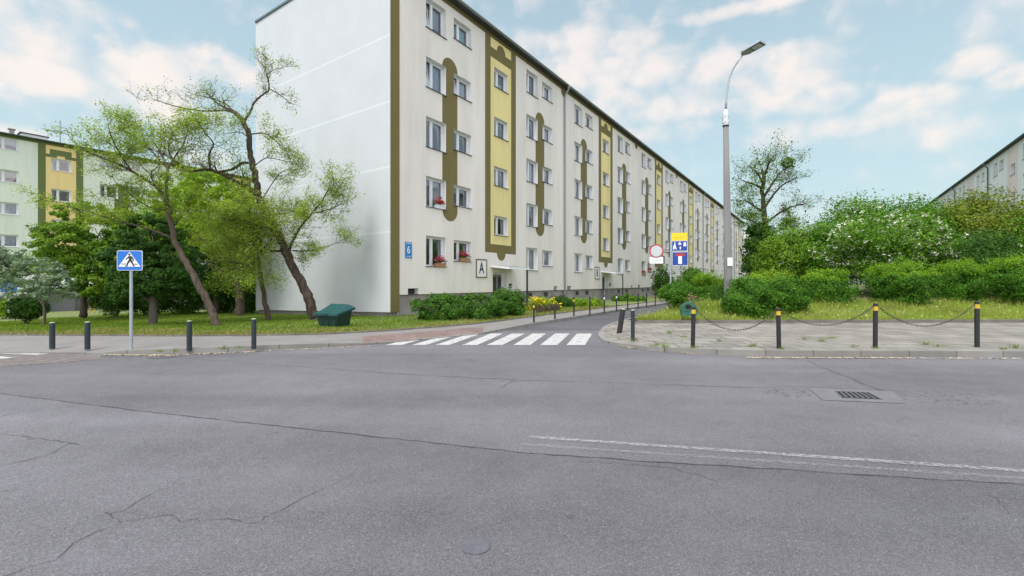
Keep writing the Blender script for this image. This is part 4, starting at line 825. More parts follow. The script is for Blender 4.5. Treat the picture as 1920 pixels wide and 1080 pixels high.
def crossing_sign():
    b = G(246,653,.12); r = empty('crossing_sign', b, R(4)); tag(r, 'square blue pedestrian crossing sign on a thin grey pole', 'road sign')
    h = (653-470)/F*b.y; w = .535; hh = .445; z0 = h-hh
    m = MB(); m.lathe([(.032,-.1),(.03,h-.02)], 12); m.build('pole', M_STEEL, r)
    m = MB(); mt = [M_BLUE, M_SWHT, M_STEEL]
    def rrect(x0,x1,z_0,z_1,rd,y0,y1,mi):
        poly = []
        for cx, cz, a0 in ((x1-rd,z_1-rd,0),(x0+rd,z_1-rd,90),(x0+rd,z_0+rd,180),(x1-rd,z_0+rd,270)):
            poly += [(cx+rd*math.cos(R(a0+t)), cz+rd*math.sin(R(a0+t))) for t in (0,30,60,90)]
        m.prism(poly, y0, y1, mi)
    rrect(-w/2,w/2,z0,h,.035,-.045,-.033,1); rrect(-w/2+.011,w/2-.011,z0+.011,h-.011,.025,-.048,-.045,0); pl = m.build('sign_plate', mt, r)
    m = MB(); m.prism([(-.235,z0+.085),(.235,z0+.085),(0,h-.03)], -.051, -.048); m.build('triangle', M_SWHT, pl)
    m = MB(); y0, y1 = -.054, -.051; c = z0+.1
    def seg(a, bb, wa, wb):
        a = Vector((a[0],0,a[1])); bb = Vector((bb[0],0,bb[1])); d = (bb-a).normalized(); p = Vector((-d.z,0,d.x))
        m.prism([((a+p*wa).x,(a+p*wa).z),((a-p*wa).x,(a-p*wa).z),((bb-p*wb).x,(bb-p*wb).z),((bb+p*wb).x,(bb+p*wb).z)], y0, y1)
    m.prism([(.0+.022*math.cos(t),c+.255+.026*math.sin(t)) for t in np.linspace(0,2*math.pi,13)[:-1]], y0, y1)
    y0, y1 = -.0548, -.051; seg((.015,c+.22),(.02,c+.125),.034,.026)
    y0 = -.0551; seg((-.0,c+.215),(-.075,c+.145),.014,.010); y0 = -.0554; seg((.03,c+.215),(.075,c+.17),.014,.012); y0 = -.0557; seg((.075,c+.175),(.078,c+.11),.012,.010)
    y0 = -.0560; seg((.01,c+.135),(-.03,c+.07),.020,.016); y0 = -.0563; seg((-.03,c+.075),(-.055,c+.005),.015,.012); y0 = -.0566; seg((.025,c+.135),(.062,c+.065),.020,.016); y0 = -.0569; seg((.062,c+.07),(.09,c+.008),.015,.012); y0 = -.0572; seg((-.09,c+.004),(-.045,c+.004),.008,.008); y0 = -.0575; seg((.08,c+.008),(.11,c+.0),.008,.008)
    y0 = -.054; seg((-.175,c+.045),(-.075,c+.045),.008,.008); seg((.10,c+.042),(.175,c+.042),.008,.008); m.build('walking_figure', M_SBLK, pl)
crossing_sign()
def junction_signs():
    Y = 20.5; X = (1257.5-960)/F*Y; k = Y/F
    def z(y): return CH+(HZ-y)*k-.3
    r = empty('sign_post', (X,Y,.3), R(-14)); tag(r, 'grey post carrying red ringed disc, yellow plate and two blue signs', 'road sign')
    m = MB(); m.lathe([(.04,-.3),(.038,z(436))], 10); m.build('pole', M_STEEL, r)
    m = MB(); zc = z(470.5); x0 = -.62
    m.tube([(x0,.045,zc+.05),(.62,.045,zc+.05)], .018, 6); m.tube([(x0,.045,zc-.05),(0,.045,zc-.05)], .018, 6); m.build('bracket', M_SBLK, r)
    def disc(name, x, zc, rad, y0, y1, mt, par):
        m = MB(); m.prism([(x+rad*math.cos(t),zc+rad*math.sin(t)) for t in np.linspace(0,2*math.pi,33)[:-1]], y0, y1); return m.build(name, mt, par)
    d = disc('no_entry_disc', x0+.0, zc, .315, -.02, .0, M_SRED, r); disc('disc_face', x0, zc, .255, -.024, -.02, M_SGRY, d)
    m = MB(); m.box(x0-.30,x0+.30,-.02,.0,z(494),z(481.5),0); p = m.build('supplementary_plate', M_SWHT, r)
    m = MB()
    for i, (a, b2) in enumerate(((-.24,.2),(-.2,.24),(-.22,.1))): m.box(x0+a,x0+b2,-.0225,-.02,z(485.5+i*3)-.012,z(485.5+i*3)+.012)
    m.build('plate_lines', M_SGRY, p)
    m = MB(); m.box(x0+.22,x0+.36,.02,.035,z(495),z(480)); m.build('rear_plate', M_SBLK, r)
    xl, xr = .04, .72
    m = MB(); m.box(xl-.02,xr-.02,-.02,0,z(451.5),z(437),0); y = m.build('yellow_plate', M_SYEL, r)
    m = MB(); m.box(xl+.08,xr-.16,-.022,-.02,z(445)-.012,z(445)+.012); m.box(xl+.14,xr-.2,-.022,-.02,z(448)-.01,z(448)+.01); m.build('plate_lines', M_YELP, y)
    m = MB(); m.box(xl,xr,-.02,0,z(471),z(452),0); m.box(xl+.015,xr-.015,-.023,-.02,z(470.4),z(452.6),1); bsg = m.build('residential_zone_sign', [M_SWHT, M_BLUED], r)
    m = MB(); zb_, zt_ = z(470), z(453); hh = zt_-zb_
    def q(poly, dy=0): m.prism([(xl+a*(xr-xl), zb_+b2*hh) for a, b2 in poly], -.026-dy, -.023)
    q([(.08,.12),(.16,.12),(.2,.35),(.26,.12),(.33,.12),(.26,.5),(.24,.7),(.16,.7),(.1,.45)]); q([(.17,.74),(.25,.74),(.25,.9),(.17,.9)])
    q([(.42,.62),(.6,.62),(.6,.8),(.51,.95),(.42,.8)]); q([(.74,.5),(.92,.5),(.92,.72),(.88,.9),(.78,.9),(.74,.72)]); q([(.52,.1),(.56,.1),(.6,.42),(.5,.42)]); q([(.75,.42),(.79,.42),(.79,.49),(.75,.49)]); q([(.87,.42),(.91,.42),(.91,.49),(.87,.49)])
    m.build('pictogram', M_SWHT, bsg)
    xl2, xr2 = .06, .74
    m = MB(); m.box(xl2,xr2,-.02,0,z(498),z(472.5),0); m.box(xl2+.015,xr2-.015,-.023,-.02,z(497.3),z(473.2),1); s = m.build('dead_end_sign', [M_SWHT, M_BLUED], r)
    c = (xl2+xr2)/2; m = MB(); m.box(c-.08,c+.08,-.026,-.023,z(495),z(480.5)); m.build('road_bar', M_SWHT, s); m = MB(); m.box(c-.2,c+.2,-.028,-.023,z(480.4),z(475.5)); m.build('red_bar', M_SRED, s)
junction_signs()
def litter_bin():
    b = G(1291,606,.12); k = b.y/F; r = empty('litter_bin', b, R(-12)); tag(r, 'green litter bin with round black hole on two thin legs', 'litter bin')
    m = MB()
    for sx in (-.21,.21): m.tube([(sx,0,-.02),(sx,0,.35)], .018, 6); m.box(sx-.05,sx+.05,-.05,.05,0,.012)
    m.build('legs', M_BLK, r)
    m = MB(); pr = [(-.2,.28),(.2,.28),(.24,.34),(.24,.50),(-.24,.50),(-.24,.34)]; m.prism([(x*1.12,z) for x,z in pr], -.17, .17, 0); m.box(-.285,.285,-.19,.19,.46,.50)
    m.build('tub', M_GRN, r)
    hd = MB(); prof = [(-.27,.50),(.27,.50),(.25,.62),(.14,.72),(.06,.76),(-.06,.76),(-.16,.70),(-.25,.60)]; hd.prism(prof, -.165, .16); h = hd.build('hood', M_GRN, r)
    m = MB(); m.prism([(-.04+.105*math.cos(t),.60+.085*math.sin(t)) for t in np.linspace(0,2*math.pi,25)[:-1]], -.172, -.165); m.build('mouth', M_HOLE, h)
    m = MB(); m.tube([(.10,-.05,.74),(.16,-.05,.84),(.20,-.02,.86)], .02, 6); m.build('handle', M_GRN, h)
    p = np.stack([rng.normal(0,.09,70),rng.normal(0,.06,70),.0+rng.normal(0,.06,70)],1); o = link('dry_flower_head', np_mesh('dry_flower_head', leaf_verts(p,.07,.05), 4, L_DRY)); o.location = (b.x+.23,b.y+.25,b.z+.92); tag(o, 'dry brown flower head poking up behind the green litter bin', 'plant')
    m = MB(); m.tube([(0,0,0),(.02,.02,-.5),(0,.05,-.9)], .012, 5); s = m.build('stem', M_BARKG, o)
litter_bin()
def grit_bin():
    b = G(626,612.5,.16); b.y += .35; b.x = (627-960)/F*b.y; r = empty('grit_bin', b, R(-24)); tag(r, 'dark teal plastic grit bin with sloping lid on the lawn by the gable', 'grit bin')
    m = MB(); w, d, h = .45, .33, .37
    A = [Vector((x*w*.84,y*d*.84,0)) for x,y in ((-1,-1),(1,-1),(1,1),(-1,1))]; B = [Vector((x*w,y*d,h if y < 0 else h+.14)) for x,y in ((-1,-1),(1,-1),(1,1),(-1,1))]
    m.face(A); 
    for i in range(4): j = (i+1) % 4; m.face([A[i],A[j],B[j],B[i]])
    for s in (-.3,0,.3): m.box(s-.03,s+.03,-d*.93,-d*.86,.03,h-.05)
    m.build('tub', M_BINB, r)
    m = MB(); o_ = .07; zf, zb_ = h-.02, h+.16
    R0 = [Vector((x*(w+o_),y*(d+o_),zf if y < 0 else zb_)) for x,y in ((-1,-1),(1,-1),(1,1),(-1,1))]; R1 = [v+Vector((0,0,.07)) for v in R0]; T1 = [Vector((x*(w-.07),y*(d-.12)+.02,(zf if y < 0 else zb_)+.17)) for x,y in ((-1,-1),(1,-1),(1,1),(-1,1))]; T2 = [Vector((x*(w-.14),y*(d-.2)+.02,(zf if y < 0 else zb_)+.185)) for x,y in ((-1,-1),(1,-1),(1,1),(-1,1))]
    for S_, U in ((R0,R1),(R1,T1),(T1,T2)):
        for i in range(4): j = (i+1) % 4; m.face([S_[i],S_[j],U[j],U[i]])
    m.face(T2); m.face(R0); lid = m.build('lid', M_BINT, r)
    bv = lid.modifiers.new('bevel','BEVEL'); bv.width = .04; bv.segments = 4; m = MB(); m.box(-.1,.1,-d-o_-.03,-d-o_+.0,zf+.0,zf+.05); m.build('handle', M_BINB, lid)
grit_bin()
def drain():
    q = [G(1565.6,734.6),G(1629,737),G(1654,749.8),G(1579,746.7)]; c = [G(1513.5,727),G(1675,734.6),G(1698,757),G(1544,751)]
    m = MB(); m.face([(p.x,p.y,.006) for p in c]); tag(m.build('concrete_patch', M_CONL), kind='structure')
    r = empty('drain_grate', (q[0]+q[2])/2); tag(r, 'slotted iron drain grate set in a pale patch of road', 'drain'); o = r.location.copy()
    m = MB(); m.face([(p.x-o.x,p.y-o.y,.009) for p in q]); m.build('pit', M_HOLE, r)
    m = MB(); A, B, C, D = [Vector((p.x-o.x,p.y-o.y,.012)) for p in q]; n = 7
    for i in range(n+1):
        t0 = max(0, i/n-.028); t1 = min(1, i/n+.028); m.face([A.lerp(B,t0),A.lerp(B,t1),D.lerp(C,t1),D.lerp(C,t0)])
    for (a, b, c_, d) in ((0,.05,0,1),(.95,1,0,1)):
        m.face([A.lerp(D,a),B.lerp(C,a),B.lerp(C,b),A.lerp(D,b)])
    m.build('bars', M_IRON, r)
    p = G(892,1024.5); r = empty('valve_cover', p); tag(r, 'small round iron valve cover in the foreground asphalt', 'manhole')
    m = MB(); m.lathe([(.088,.0),(.088,.007),(.074,.007),(.074,.004),(.001,.0045)], 40); m.build('lid', M_IRON, r)
    m = MB()
    for x, y in ((-.018,-.002),(.022,.012)): m.prism([(x+.011*math.cos(t),y+.008*math.sin(t)) for t in np.linspace(0,2*math.pi,13)[:-1]], -.0055, -.003, 0, Matrix.Rotation(R(-90),4,'X') @ Matrix.Scale(-1,4,(0,0,1)) if 0 else Matrix(((1,0,0,0),(0,0,1,0),(0,-1,0,0),(0,0,0,1))))
    m.build('lifting_hole', M_HOLE, r)
    p = G(296,670.5); r2 = MB(); r2.face([(G(a,b_).x,G(a,b_).y,.006) for a,b_ in ((272,671.5),(300,669),(330,668.5),(318,671.3),(290,672.8))]); tag(r2.build('drain_cover', M_IRON), 'dark flat drain cover by the left kerb below the crossing sign', 'drain')
drain()
def blue_sign_left():
    Y = 24; b = Vector(((17-960)/F*Y, Y, float(lawn_z((17-960)/F*Y, Y)))); r = empty('street_sign', b, R(40)); tag(r, 'small blue sign on a thin pole among shrubs at the left edge', 'road sign'); h = CH+(HZ-528)/F*Y-b.z
    m = MB(); m.lathe([(.035,-.05),(.035,h)], 8); m.build('pole', M_STEEL, r); m = MB(); m.box(-.3,.3,-.05,-.036,h-.55,h-.02); m.build('sign_plate', M_BLUE, r)
    Y = 33; x = (172-960)/F*Y; b = Vector((x,Y,float(lawn_z(x,Y)))); m = MB()
    zt = CH+(HZ-563)/F*Y-b.z
    for dx in (0,.35): m.tube([(dx-.2,0,-.05),(dx-.1,0,zt*.5),(dx-.25,0,zt)], .03, 6)
    m.tube([(-.25,0,zt),(.15,0,zt*.98)], .03, 6); m.tube([(-.1,0,zt*.5),(.25,0,zt*.5)], .03, 6)
    tag(m.build('handrail', M_YELP, None, False, b), 'bent yellow handrail in the shade beside the brick steps', 'handrail')
blue_sign_left()
# ================================================================ PLANTS
def shell_pts(c, rad, n, nl, rc, shell=.62, p=2.0, zlow=-1.0, flat=.75):
    d = rng.normal(size=(nl, 3)); d /= (np.abs(d)**p).sum(1)[:, None]**(1/p); d[:, 2] = np.maximum(d[:, 2], zlow)
    q = shell+(1-shell)*rng.random(nl)**.6; cs = np.array(c)+d*np.array(rad)*q[:, None]
    k = rng.integers(0, nl, n); s = rng.uniform(.6, 1.3, nl)[k][:, None]; o = rng.normal(size=(n, 3)); o /= np.linalg.norm(o, axis=1)[:, None]; o = o*(.55+.6*rng.random((n, 1)))*1.42+rng.normal(size=(n, 3))*.13
    o = o+d[k]*.35; nn = o*.9+d[k]*.7; nn /= np.linalg.norm(nn, axis=1)[:, None]+1e-6
    return cs[k]+o*np.array([rc, rc, rc*flat])*s, cs, nn
def limb(m, pts, r0, r1, n=7, sub=4, wob=.0, seed=0):
    pts = [Vector(p) for p in pts]; out = []; rr = random.Random(seed)
    for i in range(len(pts)-1):
        p0 = pts[max(0,i-1)]; p1 = pts[i]; p2 = pts[i+1]; p3 = pts[min(len(pts)-1,i+2)]
        for j in range(sub):
            t = j/sub; q = .5*((2*p1)+(p2-p0)*t+(2*p0-5*p1+4*p2-p3)*t*t+(3*p1-p0-3*p2+p3)*t**3)
            out.append(q+Vector((rr.gauss(0,wob),rr.gauss(0,wob),rr.gauss(0,wob))))
    out.append(pts[-1]); k = len(out)-1
    rs = [(r0+(r1-r0)*(i/k)**.8)*(1+rr.uniform(-.07,.07)) for i in range(k+1)]; m.tube(out, rs, n); return out, rs
def shrub(label, cat, px, yt, yb, hw, Y, lm, n, leaf, group=None, p=2.4, ry=None, nl=60, rc=.16, young_lit=None, flowers=None, name='shrub', fl_n=0, fl_s=.06, shell=.7):
    x = (px-960)/F*Y; zt = CH+(HZ-yt)/F*Y; zb = CH+(HZ-yb)/F*Y; rx = hw/F*Y; hz = (zt-zb)/2
    r = empty(name, (x, Y, zb)); tag(r, label, cat, group); c = (0, 0, hz*1.0); rad = (rx*.93, ry or min(rx*.85, 2.6), hz*.95)
    sc_ = max(.6, min(rx, hz)); rc_ = rc*sc_*1.4
    pts, cs, nn = shell_pts(c, (rad[0]-rc_*.8, rad[1]-rc_*.8, max(.2, rad[2]-rc_*.8)), n, nl, rc_, shell, p, -1.0)
    fd = rng.normal(size=(n//3, 3)); fd /= np.linalg.norm(fd, axis=1)[:, None]; fill = fd*np.array(rad)*(.45+.33*rng.random((n//3, 1)))+np.array(c); pts = np.concatenate([pts, fill]); nn = np.concatenate([nn, fd]); kk = pts[:, 2] > .02; pts = pts[kk]; nn = nn[kk]
    link('foliage', np_mesh('foliage', leaf_verts(pts, leaf, leaf*.66, .35, .35, nn), 4, lm), r)
    m = MB()
    for i in range(7):
        e_ = Vector(cs[i*7 % len(cs)]); limb(m, [(rng.normal()*.08, rng.normal()*.08, -.1), (e_.x*.4, e_.y*.4, e_.z*.45), e_*.95], .03*sc_, .008, 5, 3, .01, i)
    m.build('stems', M_BARKG, r)
    if young_lit:
        k = pts[(pts[:, 2] > hz*1.35)]; k = k[rng.random(len(k)) < .9]; k = k+np.array([0,0,leaf*.7]); link('young_lit_shoots', np_mesh('young_lit_shoots', leaf_verts(k, leaf*.9, leaf*.45, .1), 4, young_lit), r)  # young growth, with the light on the bush tops put into its colour
    if flowers:
        fc = pts[rng.integers(0, len(pts), max(1, fl_n//9))]; fc = fc[rng.random(len(fc)) < np.clip(1.35-fc[:,2]/(2*hz), .15, 1)]; d = fc-np.array(c); d /= np.linalg.norm(d, axis=1)[:, None]; fc = fc+d*.05+np.array([0,0,fl_s*.4])
        gq = np.sin(fc[:,0]*1.9+1)*.5+np.sin(fc[:,2]*2.3+fc[:,0])*.5; fc = fc[gq+rng.normal(size=len(fc))*.45 > -.55]; k = np.repeat(fc, 9, 0)+rng.normal(size=(len(fc)*9, 3))*fl_s*.75; link('blossom', np_mesh('blossom', leaf_verts(k, fl_s, fl_s, .8), 4, flowers), r)
    return r
# clipped bushes and big shrubs on the right
HG = 'clipped bushes along the right verge'
shrub('round dark green bush in front of the sign post', 'bush', 1268, 525, 577, 36, 19.3, L_HEDGE, 9000, .055, HG, 2.2, rc=.13, nl=90)
shrub('small mid green bush behind the litter bin', 'bush', 1334, 513, 580, 40, 22.5, L_HEDGE, 9000, .06, HG, young_lit=L_HTOP)
shrub('low bright bush behind the lamp pole base', 'bush', 1300, 503, 560, 46, 31, L_SHRUB, 6000, .09)
shrub('large dark glossy bush right of the lamp pole base, reaching the pavement', 'bush', 1405, 517, 607, 46, 17.6, L_HEDGE, 22500, .057, HG, 2.3, rc=.14, nl=80)
shrub('dark bush beside the large glossy one, above the second chain post', 'bush', 1471, 515, 598, 40, 18.4, L_HEDGE, 18000, .057, HG, 2.2, rc=.15, nl=70)
shrub('yellow green loose bush peeping over two dark bushes right of the lamp', 'bush', 1440, 503, 565, 46, 22.5, L_BRT, 7000, .07)
shrub('wide bush with light top in front of the white blossom, left of the third post', 'bush', 1549, 502, 582, 51, 20.5, L_HEDGE, 21000, .057, HG, 2.2, rc=.15, nl=70, young_lit=L_HTOP)
shrub('wide shaggy bush above the third chain post', 'bush', 1686, 490, 582, 55, 20.3, L_HEDGE, 24000, .057, HG, 2.2, rc=.15, nl=80, young_lit=L_HTOP)
shrub('bright topped bush between the third and fourth chain posts', 'bush', 1797, 486, 580, 47, 21.3, L_HEDGE, 22500, .057, HG, 2.2, rc=.15, nl=70, young_lit=L_HTOP)
shrub('tall rounded bush at the far right edge above the last post', 'bush', 1918, 473, 578, 58, 20.0, L_HEDGE, 25500, .057, HG, 2.2, rc=.14, nl=90, young_lit=L_HTOP)
shrub('big green shrub forming the hump left of the mint block', 'shrub', 1650, 356, 545, 130, 30, L_SHRUB, 24000, .13, 'big shrubs behind the bushes', 2.1, rc=.17, nl=120, flowers=L_FLW, fl_n=200, fl_s=.08)
shrub('dark shrub sloping down toward the sparse tree', 'shrub', 1555, 402, 545, 72, 28, L_SHRUB, 13000, .12, 'big shrubs behind the bushes', 2.1, rc=.18, nl=80)
shrub('white blossoming elder shrub above the third chain post', 'shrub', 1655, 392, 535, 118, 25, L_SHRUB, 19000, .11, 'big shrubs behind the bushes', 2.2, rc=.16, nl=130, flowers=L_FLW, fl_n=13000, fl_s=.08)
shrub('olive brown tinged shrub below the mint block', 'shrub', 1850, 352, 530, 112, 29, L_OLV, 22000, .12, 'big shrubs behind the bushes', 2.2, rc=.16, nl=130)
shrub('green shrub below the left end of the mint block', 'shrub', 1755, 372, 540, 85, 31, L_SHRUB, 15000, .12, 'big shrubs behind the bushes', 2.1, rc=.17, nl=90)
shrub('dark low shrub behind the two brightest clipped bushes', 'shrub', 1815, 425, 555, 105, 25, L_DARK, 16000, .10, 'big shrubs behind the bushes', 2.2, rc=.16, nl=110, flowers=L_FLW, fl_n=360, fl_s=.07)  # dark leaf colour stands in for shade in the gaps between bushes
shrub('green shrub at the right edge behind the tallest clipped bush', 'shrub', 1985, 372, 555, 110, 26, L_SHRUB, 16000, .11, 'big shrubs behind the bushes', 2.2, rc=.17, nl=90)
shrub('dark shrub at the foot of the sparse tree', 'shrub', 1480, 420, 550, 62, 29, L_MID, 12000, .12, 'big shrubs behind the bushes', 2.1, rc=.18, nl=80)
shrub('shaded shrub under the sparse tree, right of the lamp pole', 'shrub', 1428, 412, 545, 36, 32, L_DARK, 9000, .13, 'big shrubs behind the bushes', 2.1, rc=.2, nl=60, name='shrub')
# planting along the facade
shrub('long dark hedge under the first ground floor windows', 'hedge', 860, 550, 606, 96, 17.9, L_HEDGED, 19000, .06, None, 3.4, ry=.85, nl=120, rc=.15, name='hedge')
shrub('tall dark bush at the right end of the facade hedge', 'bush', 952, 540, 603, 39, 19.8, L_HEDGED, 11000, .06, None, 2.4, nl=90, rc=.15)
shrub('yellow flowering plants beside the first entrance path', 'flower bed', 1018, 556, 588, 30, 23.5, L_BRT, 2500, .07, None, 2.4, nl=40, rc=.2, flowers=L_YFL, fl_n=1500, fl_s=.09, name='flower_bed')
shrub('low green plants behind the thin posts, left of door B', 'plants', 1095, 558, 582, 42, 27.5, L_BRT, 3500, .09, None, 2.6, ry=.6, nl=60, rc=.2, name='flower_bed')
shrub('low plants at the plinth right of door B', 'plants', 1178, 551, 575, 34, 35, L_SHRUB, 3000, .11, None, 2.6, ry=.7, nl=50, rc=.2, name='flower_bed')
shrub('thin dark tree like bush beside plaque C below the round sign', 'bush', 1243, 496, 562, 20, 42, L_DARK, 3000, .14, None, 2.1, nl=40, rc=.22)
shrub('low bush in the garden bed by the downpipe', 'bush', 1050, 553, 580, 24, 27, L_DARK, 2600, .08, None, 2.2, nl=40, rc=.2)
shrub('far green bush by the third entrance, right of the sign post', 'bush', 1292, 500, 552, 18, 48, L_DARK, 2600, .15, None, 2.1, nl=40, rc=.2)
def picket():
    a = G(1020,588,.12); b = G(1062,583,.12); m = MB(); a = a+Vector((-.35,.2,0)); b = b+Vector((-.35,.2,0)); n = 16; d = (b-a)
    for i in range(n+1):
        p = a.lerp(b,i/n); m.box(p.x-.03,p.x+.03,p.y-.01,p.y+.01,.1,.48)
    m.tube([a+Vector((0,.015,.15)),b+Vector((0,.015,.15))], .015, 5); tag(m.build('picket_edging', M_BARKD), 'low dark picket edging in front of the yellow flowers', 'fence')
picket()
# ---- trees on the lawn, limbs traced at the trees' own distance
class Tree:
    def __init__(s, name, label, base, group=None, lm=L_LOC, bark=M_BARK, seed=1):
        s.r = empty(name, base); tag(s.r, label, 'tree', group); s.b = Vector(base); s.m = MB(); s.br = MB(); s.tw = []; s.rr = random.Random(seed); s.lm = lm; s.bark = bark; s.ends = []
    def limb(s, pts, r0, r1, Y, dy=0, trunk=False, sub=5, twig=0, tl=1.0, up=.25):
        P3 = []
        for i, p in enumerate(pts):
            t = i/(len(pts)-1); q = P(p[0], p[1], Y+dy*t) if len(p) == 2 else P(p[0], p[1], p[2]); P3.append(q-s.b)
        out, rs = limb(s.m if trunk else s.br, P3, r0, r1, 9 if trunk else 7, sub, r0*.10, s.rr.randint(0,999))
        n = len(out)
        for k in range(twig):
            i = min(n-2, int(n*(.25+.75*s.rr.random()))); d = (out[i+1]-out[i]).normalized()
            v = Vector((s.rr.gauss(0,1), s.rr.gauss(0,1), s.rr.gauss(up,.6))).normalized(); v = (v+d*.5).normalized()
            s.grow(out[i], v, tl*s.rr.uniform(.6,1.3), max(.008, rs[i]*.38), 2, up)
        s.grow(out[-1], (out[-1]-out[-3]).normalized(), tl, max(.008, r1*.9), 2, up)
        return [o+s.b for o in out]
    def grow(s, p, d, l, r, depth, up):
        q = p; pts = [q]; k = 4
        for i in range(k):
            d = (d+Vector((s.rr.gauss(0,.28), s.rr.gauss(0,.28), s.rr.gauss(up*.35,.22)))).normalized(); q = q+d*l/k; pts.append(q)
            if i >= 1: s.ends.append((q, depth))
        s.br.tube(pts, [r+(.004-r)*i/k for i in range(k+1)], 5 if r > .012 else 4, cap=False)
        if depth > 0:
            for j in range(3):
                i = s.rr.randint(1,k); v = Vector((s.rr.gauss(0,1), s.rr.gauss(0,1), s.rr.gauss(up,.6))).normalized()
                s.grow(pts[i], (v*.9+d*.6).normalized(), l*.62, max(.005, r*.5), depth-1, up)
    def done(s, n, leaf, spread, dens=None, keep=1.0, extra=None, bias=.6):
        s.m.build('trunk', s.bark, s.r, True); s.br.build('branches', s.bark, s.r, True)
        e = np.array([tuple(q) for q, d in s.ends]); w = np.ones(len(e))
        if dens is not None: w = np.array([dens(q+s.b) for q, d in s.ends])
        w = w*(rng.random(len(e)) < keep); w = w/w.sum(); k = rng.choice(len(e), n, p=w)
        pts = e[k]+rng.normal(size=(n,3))*spread*np.array([1,1,.7])
        if extra is not None: pts = np.concatenate([pts, extra])
        o = link('crown', np_mesh('crown', leaf_verts(pts, leaf, leaf*.5, bias), 4, s.lm), s.r); return s.r
def pxy(v): return (v.x/v.y*F+960, HZ-(v.z-CH)/v.y*F)
LG = 'leaning trees on the left lawn'
# tree with the thinner trunk leaning left
Y = 15.2; t = Tree('locust_tree', 'leaning locust tree right of the crossing sign with thin sparse crown', P(405,613,Y), LG, L_LOC, M_BARK, 3)
t.limb([(406,618),(402,600),(394,577),(378,545),(355,503),(337,473),(327,449),(319,410),(314,385)], .14, .07, Y, 0, True)
t.limb([(314,385),(300,358),(278,340),(249,322),(222,308),(190,295),(160,283)], .07, .022, Y, -1.2, twig=9, tl=.8)
t.limb([(249,322),(232,300),(215,270),(205,245)], .03, .014, Y-.5, -.8, twig=5, tl=.7)
t.limb([(315,385),(312,350),(313,315),(300,285),(285,262)], .06, .02, Y, .9, twig=8, tl=.8)
t.limb([(313,320),(330,290),(345,268),(352,245)], .035, .015, Y+.5, .8, twig=6, tl=.7)
t.limb([(327,449),(300,437),(260,424),(213,413),(170,398),(130,388)], .05, .014, Y, -1.0, twig=8, tl=.75, up=0)
t.limb([(314,395),(285,390),(262,378),(245,365)], .03, .012, Y, -.6, twig=4, tl=.6)
t.limb([(322,430),(340,405),(348,385)], .025, .01, Y, .6, twig=3, tl=.6)
t.limb([(300,300),(270,270),(250,255),(225,240)], .025, .010, Y+.6, .4, twig=7, tl=.7)
t.done(25000, .058, .11, lambda v: 1.0 if pxy(v)[1] > 300 else .75, .8)
# main leaning tree in front of the gable
Y = 17.9; t = Tree('locust_tree', 'big dark leaning locust tree beside the grit bin in front of the white gable', P(590,600,Y), LG, L_LOC, M_BARKD, 5)
t.limb([(593,606),(588,592),(578,560),(565,530),(545,490),(527,452),(508,418),(493,390),(485,368),(481,340),(473,310),(469,280),(465,250),(454,226),(442,212)], .21, .085, Y, 0, True)
t.limb([(442,212),(420,207),(385,208),(345,203),(305,192)], .05, .014, Y, -.8, twig=9, tl=.75)
t.limb([(440,212),(425,196),(400,186),(372,178)], .04, .012, Y, .8, twig=8, tl=.7)
t.limb([(458,228),(470,208),(477,192),(492,178),(504,168),(503,150),(497,132)], .055, .018, Y, -.3, twig=9, tl=.65)
t.limb([(503,165),(520,175),(540,190)], .022, .010, Y-.3, .3, twig=4, tl=.5)
t.limb([(500,140),(515,130),(530,128)], .02, .008, Y-.3, .3, twig=3, tl=.45)
t.limb([(468,252),(495,250),(515,262),(535,285)], .03, .012, Y, .8, twig=6, tl=.7)
t.limb([(466,258),(450,248),(428,250)], .025, .01, Y, -.6, twig=4, tl=.6)
t.limb([(478,310),(500,296),(525,300),(548,305)], .025, .010, Y, .8, twig=5, tl=.7)
t.limb([(484,370),(468,352),(450,345),(432,335),(408,323),(388,318),(352,321),(330,305),(318,290)], .10, .03, Y, -1.6, twig=9, tl=.8)
t.limb([(478,306),(455,306),(435,318),(412,322)], .06, .05, Y, -.4, twig=2, tl=.6)
t.limb([(395,318),(392,290),(400,270),(385,250),(375,235)], .045, .014, Y-1.2, -.6, twig=9, tl=.75)
t.limb([(352,321),(325,300),(300,285),(275,275)], .03, .012, Y-1.6, -.4, twig=8, tl=.8)
t.limb([(488,380),(510,345),(528,322),(548,318)], .025, .01, Y, .9, twig=6, tl=.7)
t.limb([(540,475),(550,450),(565,425),(585,400),(605,375),(618,350)], .07, .02, Y, .6, twig=12, tl=.85)
t.limb([(585,400),(610,395),(635,385)], .03, .012, Y+.4, .4, twig=8, tl=.75)
t.limb([(548,470),(580,470),(612,462),(632,455)], .03, .01, Y, .5, twig=8, tl=.7, up=0)
t.limb([(530,470),(505,470),(490,455),(478,440),(450,430)], .06, .02, Y, -.8, twig=12, tl=.9, up=0)
t.limb([(515,432),(490,425),(460,415),(430,412)], .04, .015, Y, -1.2, twig=12, tl=.9, up=.1)
t.limb([(500,405),(530,400),(555,395)], .03, .012, Y, .8, twig=8, tl=.8)
t.limb([(520,440),(500,470),(470,495),(440,505)], .03, .012, Y, -1.0, twig=9, tl=.8, up=-.2)
def dn(v):
    x, y = pxy(v)
    if y < 205: return .13
    if y < 320: return .55
    return 1.1 if y > 390 else .8
t.done(52000, .060, .13, dn, .85)
